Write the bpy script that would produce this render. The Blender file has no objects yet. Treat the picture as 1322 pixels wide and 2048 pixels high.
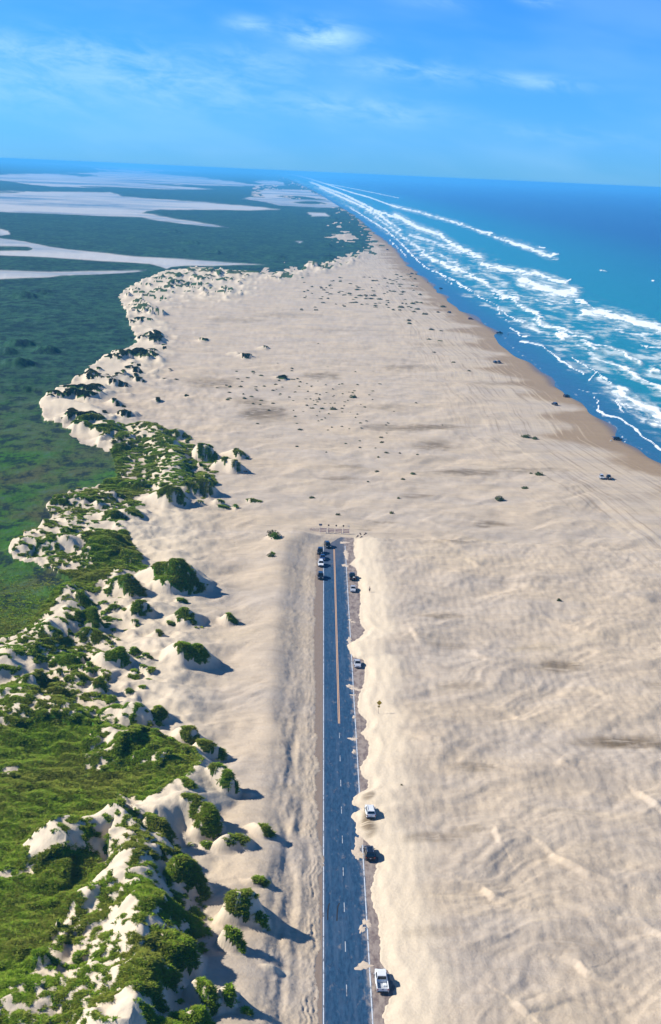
import bpy, bmesh, math, random
import numpy as np
from mathutils import Vector, Matrix

random.seed(7)
RNG = np.random.RandomState(11)
S = bpy.context.scene
R = math.radians

# ------------------------------------------------------------------ camera
# the photograph's full frame is 1322 x 2048; everything below is placed with at(), which turns a spot
# seen in it into a place on the ground
FOC, CX, CY, CAMH = 2670.0, 661.0, 1024.0, 123.7
PITCH, ROLL, YAW = R(14.245), R(2.555), R(0.921)
_fh = np.array([math.sin(YAW), math.cos(YAW), 0.0])
_r0 = np.array([math.cos(YAW), -math.sin(YAW), 0.0])
FWD = _fh * math.cos(PITCH) - np.array([0, 0, 1.0]) * math.sin(PITCH)
_u0 = _fh * math.sin(PITCH) + np.array([0, 0, 1.0]) * math.cos(PITCH)
RGT = _r0 * math.cos(ROLL) + _u0 * math.sin(ROLL)
UPV = -_r0 * math.sin(ROLL) + _u0 * math.cos(ROLL)


def at(px, py, z=0.0):
    d = FWD * FOC + RGT * (px - CX) - UPV * (py - CY)
    t = (z - CAMH) / d[2]
    return float(d[0] * t), float(d[1] * t)


def seen(x, y, z=0.0):
    zc = x * FWD[0] + y * FWD[1] + (z - CAMH) * FWD[2]
    zc = np.maximum(zc, 1.0)
    a = x * RGT[0] + y * RGT[1] + (z - CAMH) * RGT[2]
    b = x * UPV[0] + y * UPV[1] + (z - CAMH) * UPV[2]
    return CX + FOC * a / zc, CY - FOC * b / zc


cam = bpy.data.cameras.new('camera')
cam.sensor_fit = 'VERTICAL'
cam.sensor_height = 24.0
cam.lens = 24.0 * FOC / 2048.0
cam.clip_start = 1.0
cam.clip_end = 900000.0
camo = bpy.data.objects.new('camera', cam)
S.collection.objects.link(camo)
camo.matrix_world = Matrix(((RGT[0], UPV[0], -FWD[0], 0), (RGT[1], UPV[1], -FWD[1], 0),
                            (RGT[2], UPV[2], -FWD[2], CAMH), (0, 0, 0, 1)))
S.camera = camo

# ------------------------------------------------------------------ sky and sun
SUN_EL, SUN_AZ = R(34), R(-77)           # azimuth from +Y towards +X
SV = Vector((math.sin(SUN_AZ) * math.cos(SUN_EL), math.cos(SUN_AZ) * math.cos(SUN_EL), math.sin(SUN_EL)))
W = bpy.data.worlds.new('World')
S.world = W
W.use_nodes = True
nt = W.node_tree
nt.nodes.clear()


class NB:
    """small helper for node trees"""
    def __init__(s, tree):
        s.t = tree

    def n(s, kind, **kw):
        o = s.t.nodes.new(kind)
        for k, v in kw.items():
            setattr(o, k, v)
        return o

    def put(s, sock, v):
        if isinstance(v, bpy.types.NodeSocket):
            s.t.links.new(v, sock)
        elif isinstance(v, (tuple, list)):
            sock.default_value = tuple(v) if len(v) != 3 or sock.type != 'RGBA' else (*v, 1.0)
        else:
            sock.default_value = v

    def m(s, op, a, b=0.0, c=0.0, clamp=False):
        o = s.n('ShaderNodeMath', operation=op, use_clamp=clamp)
        s.put(o.inputs[0], a); s.put(o.inputs[1], b); s.put(o.inputs[2], c)
        return o.outputs[0]

    def mix(s, f, a, b, blend='MIX'):
        o = s.n('ShaderNodeMix', data_type='RGBA', blend_type=blend)
        s.put(o.inputs[0], f); s.put(o.inputs[6], a); s.put(o.inputs[7], b)
        return o.outputs[2]

    def ramp(s, f, lo, hi, a=0.0, b=1.0, smooth=True):
        o = s.n('ShaderNodeMapRange', interpolation_type='SMOOTHSTEP' if smooth else 'LINEAR')
        s.put(o.inputs[0], f); s.put(o.inputs[1], lo); s.put(o.inputs[2], hi); s.put(o.inputs[3], a); s.put(o.inputs[4], b)
        return o.outputs[0]

    def noise(s, vec, scale, detail=4.0, rough=0.55, dist=0.0, out=0):
        o = s.n('ShaderNodeTexNoise')
        s.put(o.inputs['Vector'], vec)
        o.inputs['Scale'].default_value = scale
        o.inputs['Detail'].default_value = detail
        o.inputs['Roughness'].default_value = rough
        o.inputs['Distortion'].default_value = dist
        return o.outputs[out]

    def mapping(s, vec, sc=(1, 1, 1), rot=(0, 0, 0), loc=(0, 0, 0)):
        o = s.n('ShaderNodeMapping')
        s.put(o.inputs[0], vec)
        o.inputs[1].default_value = loc
        o.inputs[2].default_value = rot
        o.inputs[3].default_value = sc
        return o.outputs[0]

    def attr(s, name):
        return s.n('ShaderNodeAttribute', attribute_name=name).outputs['Fac']

    def bump(s, h, strength, dist, normal=None):
        o = s.n('ShaderNodeBump')
        s.put(o.inputs['Height'], h)
        s.put(o.inputs['Strength'], strength)
        s.put(o.inputs['Distance'], dist)
        if normal is not None:
            s.put(o.inputs['Normal'], normal)
        return o.outputs[0]


b = NB(nt)
sky = b.n('ShaderNodeTexSky', sky_type='NISHITA', sun_disc=False, sun_elevation=SUN_EL, sun_rotation=SUN_AZ,
          altitude=200.0, air_density=1.0, dust_density=0.1, ozone_density=2.0)
tc = b.n('ShaderNodeTexCoord').outputs['Generated']
sep = b.n('ShaderNodeSeparateXYZ'); b.put(sep.inputs[0], tc)
az = b.m('ARCTAN2', sep.outputs[0], sep.outputs[1])
el = b.m('ARCSINE', sep.outputs[2])
blob = None
SKY_LOW, SKY_HIGH = (0.140, 0.49, 1.28), (0.110, 0.50, 0.98)
for (x, y, wx, wy, k) in [(640, 70, 75, 24, 0.9), (505, 52, 45, 16, 0.6), (665, 82, 35, 9, 0.8), (160, 112, 240, 34, 0.55),
                          (330, 160, 260, 50, 0.42), (60, 150, 160, 60, 0.35), (820, 140, 120, 20, 0.5),
                          (1070, 165, 90, 14, 0.6), (700, 215, 180, 24, 0.42), (1120, 270, 160, 18, 0.2),
                          (880, 4, 60, 10, 0.3), (1080, 0, 40, 10, 0.4), (500, 125, 160, 30, 0.3)]:
    d = FWD * FOC + RGT * (x - CX) - UPV * (y - CY)
    d /= np.linalg.norm(d)
    a0, e0 = math.atan2(d[0], d[1]), math.asin(d[2])
    dx = b.m('DIVIDE', b.m('SUBTRACT', az, a0), wx / FOC)
    ey = b.m('ADD', b.m('SUBTRACT', el, e0), b.m('MULTIPLY', b.m('SUBTRACT', az, a0), 0.05))
    dy = b.m('DIVIDE', ey, wy / FOC)
    g = b.m('MULTIPLY', b.m('EXPONENT', b.m('MULTIPLY', b.m('ADD', b.m('MULTIPLY', dx, dx), b.m('MULTIPLY', dy, dy)), -1.0)), k)
    blob = g if blob is None else b.m('MAXIMUM', blob, g)
cv = b.n('ShaderNodeCombineXYZ'); b.put(cv.inputs[0], az); b.put(cv.inputs[1], b.m('ADD', b.m('MULTIPLY', el, 3.2), b.m('MULTIPLY', az, 0.35)))
cn = b.noise(cv.outputs[0], 26.0, 7.0, 0.62, 0.4)
cn2 = b.noise(cv.outputs[0], 7.0, 3.0, 0.5, 0.2)
cl = b.m('MULTIPLY', b.m('MULTIPLY', blob, 1.35), b.ramp(cn, 0.30, 0.72))
cl = b.m('ADD', cl, b.m('MULTIPLY', b.ramp(cn2, 0.36, 0.72), 0.20), clamp=True)
skyc = b.mix(1.0, sky.outputs[0], b.mix(b.ramp(el, 0.12, 0.9), b.mix(b.ramp(el, 0.0, 0.30), SKY_LOW, SKY_HIGH), (0.035, 0.19, 0.46)), 'MULTIPLY')
skyc = b.mix(b.m('MULTIPLY', cl, 0.85), skyc, (3.2, 5.4, 7.6))
bg = b.n('ShaderNodeBackground')
b.put(bg.inputs[0], skyc)
bg.inputs[1].default_value = 0.10
wo = b.n('ShaderNodeOutputWorld')
nt.links.new(bg.outputs[0], wo.inputs[0])

sl = bpy.data.lights.new('sun', 'SUN')
sl.energy = 5.0
sl.angle = R(0.53)
sl.color = (1.0, 0.92, 0.80)
so = bpy.data.objects.new('sun', sl)
S.collection.objects.link(so)
so.rotation_euler = (-SV).to_track_quat('-Z', 'Y').to_euler()
so.location = (0, 0, 300)

S.view_settings.view_transform = 'Standard'
S.view_settings.look = 'None'
S.view_settings.exposure = 0.63
S.view_settings.gamma = 1.0
S.view_settings.use_curve_mapping = False
S.cycles.use_denoising = True
S.cycles.max_bounces = 5
S.cycles.diffuse_bounces = 2
S.cycles.glossy_bounces = 2
S.cycles.transmission_bounces = 2
S.cycles.transparent_max_bounces = 6
S.cycles.volume_bounces = 1


# ------------------------------------------------------------------ materials
def mat(name):
    m = bpy.data.materials.new(name)
    m.use_nodes = True
    m.node_tree.nodes.clear()
    nb = NB(m.node_tree)
    out = nb.n('ShaderNodeOutputMaterial')
    p = nb.n('ShaderNodeBsdfPrincipled')
    m.node_tree.links.new(p.outputs[0], out.inputs[0])
    return m, nb, p, out


def simple(name, col, rough=0.6, metal=0.0, var=0.12, scale=3.0, coat=0.0):
    m, nb, p, _ = mat(name)
    tcn = nb.n('ShaderNodeTexCoord').outputs['Object']
    n = nb.noise(tcn, scale, 4.0)
    c = nb.mix(nb.ramp(n, 0.3, 0.7), tuple(v * (1 - var) for v in col), tuple(min(1, v * (1 + var)) for v in col))
    nb.put(p.inputs['Base Color'], c)
    p.inputs['Roughness'].default_value = rough
    p.inputs['Metallic'].default_value = metal
    p.inputs['Coat Weight'].default_value = coat
    return m


# ------------------------------------------------------------------ value noise
def _hash(ix, iy, seed):
    h = (ix.astype(np.int64) * 374761393 + iy.astype(np.int64) * 668265263 + seed * 1442695041) & 0xFFFFFFFF
    h = ((h ^ (h >> 13)) * 1274126177) & 0xFFFFFFFF
    return (h ^ (h >> 16)) & 0xFFFFFFFF


def pn(x, y, seed=0):
    ix = np.floor(x); iy = np.floor(y)
    fx = x - ix; fy = y - iy
    u = fx * fx * fx * (fx * (fx * 6 - 15) + 10)
    v = fy * fy * fy * (fy * (fy * 6 - 15) + 10)

    def g(ox, oy):
        a = _hash(ix + ox, iy + oy, seed) * (2 * math.pi / 4294967296.0)
        return np.cos(a) * (fx - ox) + np.sin(a) * (fy - oy)
    a = g(0, 0); bb = g(1, 0); c = g(0, 1); d = g(1, 1)
    return 1.5 * ((a + (bb - a) * u) * (1 - v) + (c + (d - c) * u) * v)


def fbm(x, y, octv=4, seed=0, gain=0.5):
    s = np.zeros_like(x); a = 1.0; f = 1.0
    for k in range(octv):
        s += a * pn(x * f + 13.7 * k, y * f - 7.3 * k, seed + k)
        a *= gain; f *= 2.03
    return s


def sst(x, a, b_):
    t = np.clip((x - a) / (b_ - a), 0, 1)
    return t * t * (3 - 2 * t)


def poly_in(px, py, P):
    P = np.array(P, float)
    ins = np.zeros(px.shape, bool)
    j = len(P) - 1
    for i in range(len(P)):
        xi, yi = P[i]; xj, yj = P[j]
        c = ((yi > py) != (yj > py)) & (px < (xj - xi) * (py - yi) / (yj - yi + 1e-12) + xi)
        ins ^= c
        j = i
    return ins


def seg_dist(px, py, P, closed=True):
    P = np.array(P, float)
    d = np.full(px.shape, 1e9)
    n = len(P)
    for i in range(n if closed else n - 1):
        ax, ay = P[i]; bx, by = P[(i + 1) % n]
        vx, vy = bx - ax, by - ay
        t = np.clip(((px - ax) * vx + (py - ay) * vy) / (vx * vx + vy * vy + 1e-9), 0, 1)
        d = np.minimum(d, np.hypot(px - ax - t * vx, py - ay - t * vy))
    return d


def signed(px, py, P):
    """distance inside (+) / outside (-) an outline traced in the photograph's frame"""
    d = seg_dist(px, py, P)
    return np.where(poly_in(px, py, P), d, -d)


# ------------------------------------------------------------------ outlines of the place
SHORE = [(537, 342), (575, 357), (612, 373), (640, 388), (668, 406), (712, 432), (750, 465), (790, 495), (815, 527), (850, 555), (880, 580), (915, 610),
         (950, 635), (985, 655), (1002, 668), (1012, 685), (1035, 703), (1060, 718), (1080, 740), (1098, 750), (1110, 768), (1140, 780),
         (1160, 797), (1190, 815), (1205, 835), (1225, 850), (1250, 880), (1275, 892), (1322, 918), (1400, 960), (1500, 1010), (1900, 1250), (2400, 1700)]
_s = np.array([at(x, y) for x, y in SHORE])[::-1]
_o = np.argsort(_s[:, 1])
SH_Y, SH_X = _s[_o, 1], _s[_o, 0]
# a smoothed shore for what lies out at sea
_ys = np.geomspace(60, 120000, 120)
_xs = np.interp(_ys, SH_Y, SH_X)
for _ in range(3):
    _xs[1:-1] = (_xs[:-2] + _xs[1:-1] + _xs[2:]) / 3

SAND = [(310, 550), (262, 572), (236, 590), (250, 622), (262, 655), (276, 686), (236, 702), (185, 730), (158, 757), (97, 792), (76, 815), (88, 840),
        (140, 862), (162, 888), (200, 899), (222, 905), (232, 930), (236, 960), (180, 974), (135, 986), (92, 1018), (100, 1042), (58, 1076), (22, 1108), (20, 1122),
        (66, 1140), (118, 1160), (150, 1172), (112, 1205), (84, 1240), (48, 1275), (0, 1298), (-200, 1320), (-900, 1500), (-900, 2400), (2600, 2400),
        (2600, 1200), (1400, 900), (1000, 640), (800, 480), (700, 405), (640, 374), (590, 352), (560, 346), (590, 362), (640, 388), (690, 420), (722, 448), (748, 486),
        (735, 505), (700, 512), (645, 528), (600, 541), (556, 548), (470, 541), (398, 535), (335, 541)]
def _c7(L):
    return [(x / 2.0, 280 + y / 2.0) for x, y in L]
FLATS = [_c7(L) for L in [
    [(-900, 118), (0, 138), (230, 134), (400, 128), (560, 128), (680, 138), (800, 148), (1040, 181), (1000, 185), (820, 181), (580, 175), (700, 184), (860, 196), (800, 199), (640, 194), (420, 188), (200, 186), (0, 162), (-900, 140)],
    [(-900, 150), (0, 203), (300, 208), (440, 208), (500, 226), (700, 240), (960, 260), (1120, 278), (1000, 282), (800, 278), (640, 278), (590, 284), (560, 292), (640, 303), (780, 325), (912, 350), (840, 346), (740, 335), (560, 312), (300, 300), (0, 289), (-900, 250)],
    [(-900, 350), (0, 390), (60, 397), (200, 424), (400, 446), (560, 464), (760, 478), (1080, 497), (900, 501), (740, 503), (690, 508), (668, 516), (640, 506), (600, 498), (350, 480), (200, 470), (0, 460), (-900, 430), (-900, 425), (0, 441), (110, 440), (128, 434), (110, 428), (0, 424), (-900, 380)],
    [(-900, 300), (0, 356), (34, 364), (40, 376), (0, 382), (-900, 330)],
    [(-900, 480), (0, 521), (200, 527), (400, 524), (585, 522), (540, 528), (400, 536), (250, 540), (200, 545), (0, 552), (-900, 520)],
    [(-900, 30), (0, 78), (250, 90), (640, 116), (780, 127), (600, 122), (250, 100), (0, 86), (-900, 50)],
    [(370, 114), (560, 122), (660, 127), (560, 130), (400, 120)],
    [(968, 234), (1000, 228), (1060, 230), (1040, 208), (1060, 197), (1140, 198), (1230, 200), (1322, 235), (1360, 250), (1360, 270), (1322, 272), (1240, 268), (1120, 262), (1050, 246)],
    [(1010, 166), (1060, 160), (1130, 168), (1140, 182), (1060, 180)],
    [(1230, 290), (1300, 292), (1320, 305), (1250, 305)],
    [(1180, 403), (1215, 405), (1200, 412)],
]]
HOLES = [_c7(L) for L in [[(230, 134), (300, 131), (400, 144), (330, 147)], [(-400, 198), (0, 206), (100, 207), (60, 212), (-400, 205)],
                          [(1100, 222), (1230, 226), (1300, 238), (1180, 236)], [(1160, 246), (1260, 244), (1310, 256), (1200, 254)]]]
DENSE = [([(-300, 1480), (0, 1480), (70, 1462), (180, 1478), (240, 1500), (335, 1512), (400, 1560), (372, 1608), (290, 1640), (236, 1650), (120, 1712), (52, 1762), (-300, 1840)], 0.97),
         ([(-300, 1840), (50, 1778), (110, 1762), (196, 1745), (204, 1790), (150, 1842), (112, 1900), (92, 1960), (30, 2000), (-300, 2060)], 1.0),
         ([(-300, 2000), (60, 1985), (150, 1990), (190, 2060), (150, 2300), (-300, 2300)], 0.5),
         ([(-100, 1120), (60, 1140), (140, 1160), (180, 1150), (240, 1120), (262, 1140), (180, 1190), (130, 1215), (90, 1262), (40, 1292), (-100, 1320)], 0.97),
         ([(218, 905), (250, 900), (236, 960), (300, 985), (260, 1000), (200, 985)], 0.9),
         ([(0, 1290), (60, 1270), (120, 1300), (200, 1300), (180, 1340), (90, 1350), (0, 1340)], 0.45),
         ([(0, 1390), (60, 1370), (160, 1400), (150, 1425), (60, 1430), (0, 1430)], 0.5),
         ([(0, 1430), (200, 1430), (300, 1470), (260, 1510), (0, 1500)], 0.42),
         ([(230, 1680), (330, 1680), (400, 1780), (420, 1860), (360, 2060), (120, 2060), (170, 1980), (130, 1900), (200, 1840), (180, 1750)], 0.36),
         ([(280, 1840), (400, 1850), (420, 1900), (330, 2060), (230, 2060)], 0.5),
         ([(230, 850), (320, 850), (440, 930), (420, 1000), (260, 1000), (220, 930)], 0.40),
         ([(110, 990), (220, 980), (300, 1020), (210, 1045), (90, 1045)], 0.42),
         ([(20, 1100), (90, 1075), (210, 1080), (230, 1130), (120, 1150), (30, 1125)], 0.36),
         ([(150, 1080), (250, 1080), (300, 1160), (200, 1160)], 0.85)]
BARE = [(205, 1535, 30, 28, 0.6), (20, 1562, 18, 14, 0.7), (235, 1515, 34, 14, 0.8), (255, 1640, 30, 14, 0.9), (300, 1562, 30, 10, 0.5),
        (85, 1735, 34, 20, 0.9), (225, 1775, 26, 40, 0.55), (150, 1860, 24, 22, 0.6), (150, 1950, 40, 50, 0.5), (110, 1960, 30, 22, 0.9),
        (230, 1900, 26, 22, 0.6), (60, 1095, 34, 12, 0.7), (110, 1075, 40, 10, 0.7), (350, 1030, 60, 14, 0.9), (160, 1700, 60, 20, 0.5)]
# hummocks: seen at, half width seen (px), height m, cover 0..1, depth ratio
HUM = [(220, 1065, 44, 3.0, .8, 1), (334, 1122, 82, 6.2, .95, 1.3), (252, 1152, 52, 4.2, .95, 1), (157, 1187, 42, 3.5, .9, 1), (161, 1220, 42, 3.8, .9, 1),
       (271, 1207, 34, 2.8, .85, 1), (224, 1213, 10, .8, .5, 1), (366, 1216, 44, 3.0, .6, 1), (452, 1215, 31, 2.4, .7, 1), (362, 1194, 18, 1.1, .8, 1), (344, 1238, 18, 1.0, .8, 1),
       (307, 1253, 24, 1.6, .6, 1), (372, 1279, 56, 4.8, .75, 1.2), (181, 1250, 42, 3.0, .85, 1), (106, 1262, 40, 2.2, .8, 1), (94, 1285, 30, 2.0, .8, 1), (220, 1296, 50, 3.8, .8, 1),
       (268, 1296, 20, 1.8, .8, 1), (118, 1309, 62, 2.0, .85, .7), (177, 1336, 20, 1.4, .7, 1), (138, 1350, 28, 1.3, .8, .7), (189, 1364, 26, 2.4, .8, 1), (59, 1352, 32, 2.2, .7, 1),
       (118, 1376, 24, 1.4, .8, 1), (35, 1403, 46, 2.2, .9, 1), (120, 1404, 50, 2.4, .9, 1), (252, 1405, 78, 4.0, .45, 1), (315, 1408, 32, 2.6, .9, 1), (319, 1436, 18, 1.2, .8, 1),
       (366, 1448, 42, 3.0, .85, 1), (409, 1472, 42, 3.2, .6, 1), (280, 1478, 66, 4.0, .95, 1), (165, 1430, 28, 1.8, .8, 1), (35, 1455, 42, 2.4, .8, 1), (118, 1474, 36, 2, .8, 1), (181, 1482, 30, 1.8, .9, 1),
       (210, 1018, 42, 2.8, .8, 1), (138, 1052, 18, 1.4, .8, 1), (173, 1052, 12, .9, .8, 1),
       (287, 1320, 14, .7, .7, 1), (287, 1335, 13, .7, .7, 1), (252, 1346, 12, .4, .6, 1), (291, 1358, 11, .5, .7, 1), (283, 1370, 13, .8, .8, 1),
       (345, 850, 38, 3.6, .7, 1.2), (405, 885, 32, 5.2, .6, 1.5), (470, 890, 32, 3.2, .85, 1), (454, 913, 36, 4.0, .5, 1.2), (363, 903, 22, 2.2, .8, 1.2), (327, 876, 32, 3, .6, 1.2),
       (281, 862, 30, 2.6, .5, 1.2), (386, 955, 48, 4.8, .85, 1.3), (331, 978, 48, 4.6, .95, 1.2), (268, 958, 32, 2.6, .9, 1), (409, 944, 26, 3.0, .85, 1), (255, 1012, 42, 3.2, .9, 1),
       (200, 994, 26, 2.0, .7, 1), (154, 990, 20, 1.8, .7, 1), (227, 753, 34, 3.6, .7, 1.2), (268, 731, 28, 3.2, .7, 1.2), (272, 749, 22, 2.4, .6, 1.2), (227, 794, 24, 2.6, .7, 1.2),
       (245, 813, 28, 3.0, .7, 1.2), (204, 817, 20, 2.2, .7, 1.2), (309, 790, 15, 1.6, .8, 1.2), (350, 663, 14, 2.4, .8, 1.6), (404, 669, 15, 2.6, .85, 1.6), (377, 658, 11, 1.6, .8, 1.5),
       (488, 699, 24, 3.2, .8, 1.5), (466, 697, 15, 2.2, .8, 1.5), (522, 684, 17, 2.4, .7, 1.5), (558, 739, 16, 3.4, .8, 1.3), (309, 613, 28, 4.2, .8, 1.6), (281, 596, 24, 3.4, .7, 1.6),
       (318, 586, 22, 3.2, .7, 1.6), (372, 572, 20, 3.2, .85, 1.6), (345, 592, 9, 1.8, .8, 1.4), (377, 539, 24, 3.4, .85, 1.6), (272, 631, 18, 2.4, .6, 1.5), (300, 652, 15, 1.6, .5, 1.5),
       (155, 775, 12, 1.3, .7, 1.2), (436, 998, 20, 1.0, .8, 1), (467, 993, 12, 1.6, .9, 1), (504, 993, 16, .9, .8, 1), (261, 782, 9, 1.0, .8, 1.2), (363, 781, 16, .9, .7, 1.2), (318, 752, 11, .9, .8, 1.2),
       (426, 1534, 46, 4.2, .75, 1.1), (339, 1516, 60, 3.0, .9, 1), (387, 1600, 66, 4.4, .85, 1.2), (310, 1646, 40, 3.6, .9, 1.1), (508, 1646, 28, 2.8, .75, 1.1), (462, 1660, 46, 3.0, .6, 1),
       (411, 1677, 22, 1.0, .7, 1), (353, 1716, 56, 5.0, .9, 1.2), (508, 1748, 26, 2.0, .8, 1), (478, 1782, 46, 5.6, .62, 1.6), (462, 1852, 32, 3.6, .85, 1.3), (315, 1802, 62, 5.0, .9, 1.3),
       (310, 1868, 74, 4.8, .9, 1.2), (339, 1902, 40, 3.0, .9, 1), (402, 1955, 38, 4.0, .85, 1.3), (450, 1955, 32, 3.2, .8, 1.2), (271, 1958, 56, 4, .8, 1.1), (387, 2020, 48, 4.2, .9, 1.1), (290, 1996, 50, 3.4, .85, 1),
       (489, 2021, 22, 1.1, .6, 1), (370, 1573, 34, 2.0, .8, 1), (242, 1500, 26, 1.6, .1, 1), (484, 1585, 34, .9, .2, .6), (544, 1070, 22, 1.7, .9, .8), (540, 1107, 14, 1.0, .8, .8),
       (552, 1915, 34, 2.6, 0, 1.0), (90, 1905, 30, 1.6, .2, 1), (160, 1800, 60, 2.2, .3, 1), (95, 1740, 60, 2.4, .15, 1), (320, 2060, 80, 3, .8, 1),
       # foredunes up the coast
       (470, 386, 40, 3, .5, 2), (655, 505, 34, 5, .9, 2), (700, 480, 30, 5, .8, 2), (620, 520, 30, 5, .9, 2), (590, 538, 20, 4, .7, 2), (680, 462, 26, 5, .7, 2), (650, 480, 26, 5, .85, 2),
       (720, 500, 18, 4, .8, 2), (690, 440, 24, 6, .7, 2), (660, 430, 20, 5, .8, 2), (560, 540, 16, 3, .7, 2), (640, 535, 14, 3, .8, 2), (500, 545, 14, 2, .5, 2), (735, 470, 14, 4, .7, 2),
       (340, 455, 26, 5, .95, 2), (370, 475, 30, 5, .95, 2), (345, 490, 22, 4, .95, 2), (425, 495, 20, 4, .95, 2), (550, 505, 26, 4, .95, 2), (40, 580, 40, 4, .98, 1.8), (75, 572, 26, 4, .98, 1.8),
       (25, 670, 40, 4.5, .98, 1.6), (85, 683, 28, 4, .98, 1.6), (25, 712, 40, 4, .98, 1.6), (10, 685, 26, 4, .98, 1.5), (45, 765, 40, 2, .98, 1.2)]
_hr = random.Random(5)
for _k in range(46):       # smaller hummocks out on the sand by the far dune and between the shrubs
    HUM.append((_hr.uniform(240, 330), _hr.uniform(560, 760), _hr.uniform(8, 16), _hr.uniform(.8, 1.8), .6, 1.6))
for _k in range(36):
    HUM.append((_hr.uniform(40, 300), _hr.uniform(1240, 1480), _hr.uniform(8, 20), _hr.uniform(.5, 1.6), .6, 1))
for _k in range(70):
    HUM.append((_hr.uniform(20, 400), _hr.uniform(1660, 2048), _hr.uniform(9, 24), _hr.uniform(.5, 1.5), .6, 1))
for _k in range(30):
    HUM.append((_hr.uniform(230, 440), _hr.uniform(860, 1000), _hr.uniform(8, 18), _hr.uniform(.6, 1.8), .7, 1.2))
_q = []
for (px, py, w, h, v, dr) in HUM:
    x, y = at(px, py + 4, h * 1.15 + (2.0 if py > 980 and px < 470 else 0.6))
    sc = FOC / math.hypot(y, CAMH) * 1.0
    rx = w / sc
    _q.append((x + 0.25 * rx, y, rx, max(rx * 0.62 * dr, 1.2), h * (1.3 if py < 1012 else 1.18), v * (.66 if py < 1012 else .92)))
HUMW = np.array(_q)
RIDGES = [([(140, 1700), (240, 1668), (300, 1700), (285, 1780), (300, 1850), (290, 1950), (270, 2070)], 5.6, 13, 7),
          ([(70, 1100), (180, 1085), (250, 1115)], 3.2, 12, 8), ([(300, 850), (350, 900), (350, 985)], 3.6, 16, 9),
          ([(125, 1180), (125, 1250), (95, 1290), (20, 1335), (-60, 1360)], 3.0, 13, 8), ([(60, 1410), (200, 1480), (300, 1500), (380, 1530), (395, 1590), (320, 1650)], 3.4, 14, 8),
          ([(130, 1000), (220, 995)], 2.6, 12, 7), ([(110, 800), (180, 815), (215, 850)], 3.0, 18, 12), ([(270, 590), (280, 640), (300, 690)], 3.5, 30, 25)]

# sand edges on both sides of the road (seen at x, y)
RIGHT = [(708, 1040), (707, 1090), (708, 1112), (711, 1117), (699, 1128), (709, 1134), (714, 1142), (714, 1152), (716, 1170), (720, 1190), (720, 1210), (718, 1230), (719, 1244), (730, 1260), (721, 1274), (704, 1284), (694, 1289), (697, 1301), (706, 1314),
         (726, 1319), (729, 1342), (729, 1355), (724, 1375), (718, 1389), (713, 1414), (721, 1430), (732, 1439), (732, 1454), (721, 1466), (736, 1484), (737, 1500), (734, 1513), (719, 1534), (723, 1549), (736, 1562),
         (735, 1576), (718, 1587), (705, 1595), (705, 1610), (722, 1617), (706, 1626), (702, 1635), (713, 1646), (709, 1663), (716, 1671), (728, 1680), (748, 1700), (756, 1720), (752, 1731), (747, 1754), (740, 1780), (745, 1810), (755, 1839), (757, 1868), (761, 1890), (758, 1918),
         (776, 1945), (788, 1975), (781, 1992), (773, 2012), (764, 2032), (767, 2048), (775, 2200)]
LEFT = [(697, 1060), (695, 1072), (676, 1077), (662, 1086), (650, 1090), (636, 1097), (634, 1110), (633, 1137), (632, 1149), (630, 1164), (633, 1183), (631, 1196), (628.6, 1201), (628, 1230), (632, 1238), (629.5, 1256), (628, 1272), (628.7, 1290), (629.5, 1315), (629, 1336), (632, 1366), (632, 1390), (631, 1424), (630, 1461), (636, 1472),
        (632, 1500), (630, 1509), (639, 1524), (639, 1542), (630, 1556), (634, 1576), (630, 1594), (640, 1623), (633, 1654), (643, 1692), (650, 1718), (645, 1741), (636, 1758), (641, 1780), (640, 1829), (643, 1896), (633, 1918), (631, 1947), (638, 1986), (637, 2026), (637, 2048), (640, 2200)]
def _edge(L):
    a = np.array([at(x, y) for x, y in L])
    o = np.argsort(a[:, 1])
    return a[o, 1], a[o, 0]
LY, LX = _edge(LEFT)
RY, RX = _edge(RIGHT)
ROAD_END = at(690, 1075)[1]
XL = at(647, 1900)[0]                      # painted left edge line
XR = at(745.0, 2040)[0]                    # painted right edge line
XC = at(693.0, 1975)[0]                    # centre line
ROAD_Z = 0.0
# slip faces of the low dunes on the right: crest seen from .. to, height
SLIPS = [([(1085, 1703), (1130, 1735), (1180, 1758), (1250, 1780)], .9), ([(925, 1772), (960, 1785), (985, 1806), (1035, 1822)], .9), ([(1115, 1921), (1155, 1935), (1175, 1952), (1230, 1972)], .9),
         ([(930, 1665), (985, 1672), (1003, 1700)], .7), ([(800, 1470), (850, 1488), (895, 1502)], .7), ([(985, 1535), (1030, 1552), (1100, 1562)], .5), ([(1110, 1534), (1150, 1545)], .6),
         ([(935, 1308), (990, 1330)], .7), ([(1100, 1246), (1190, 1272)], .7), ([(1035, 1232), (1100, 1242)], .4), ([(1250, 1195), (1300, 1212)], .6), ([(1230, 1845), (1290, 1865), (1340, 1885)], .8),
         ([(1100, 1808), (1180, 1835), (1260, 1860)], .5), ([(860, 1075), (940, 1108)], .6), ([(830, 1035), (900, 1060)], .4), ([(1270, 1590), (1340, 1640)], .8), ([(1155, 1620), (1230, 1625)], .4),
         ([(1010, 1165), (1080, 1190)], .5), ([(930, 1125), (960, 1140)], .6), ([(1160, 1375), (1220, 1400)], .5), ([(1000, 1425), (1060, 1450)], .5), ([(760, 1420), (775, 1450)], .4),
         ([(1025, 2022), (1060, 2050)], .8), ([(1170, 1300), (1215, 1315)], .5), ([(820, 1265), (835, 1290)], .5), ([(1210, 1105), (1300, 1130)], .4)]
SLW = [([at(x, y, .5) for x, y in L], h) for L, h in SLIPS]
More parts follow.
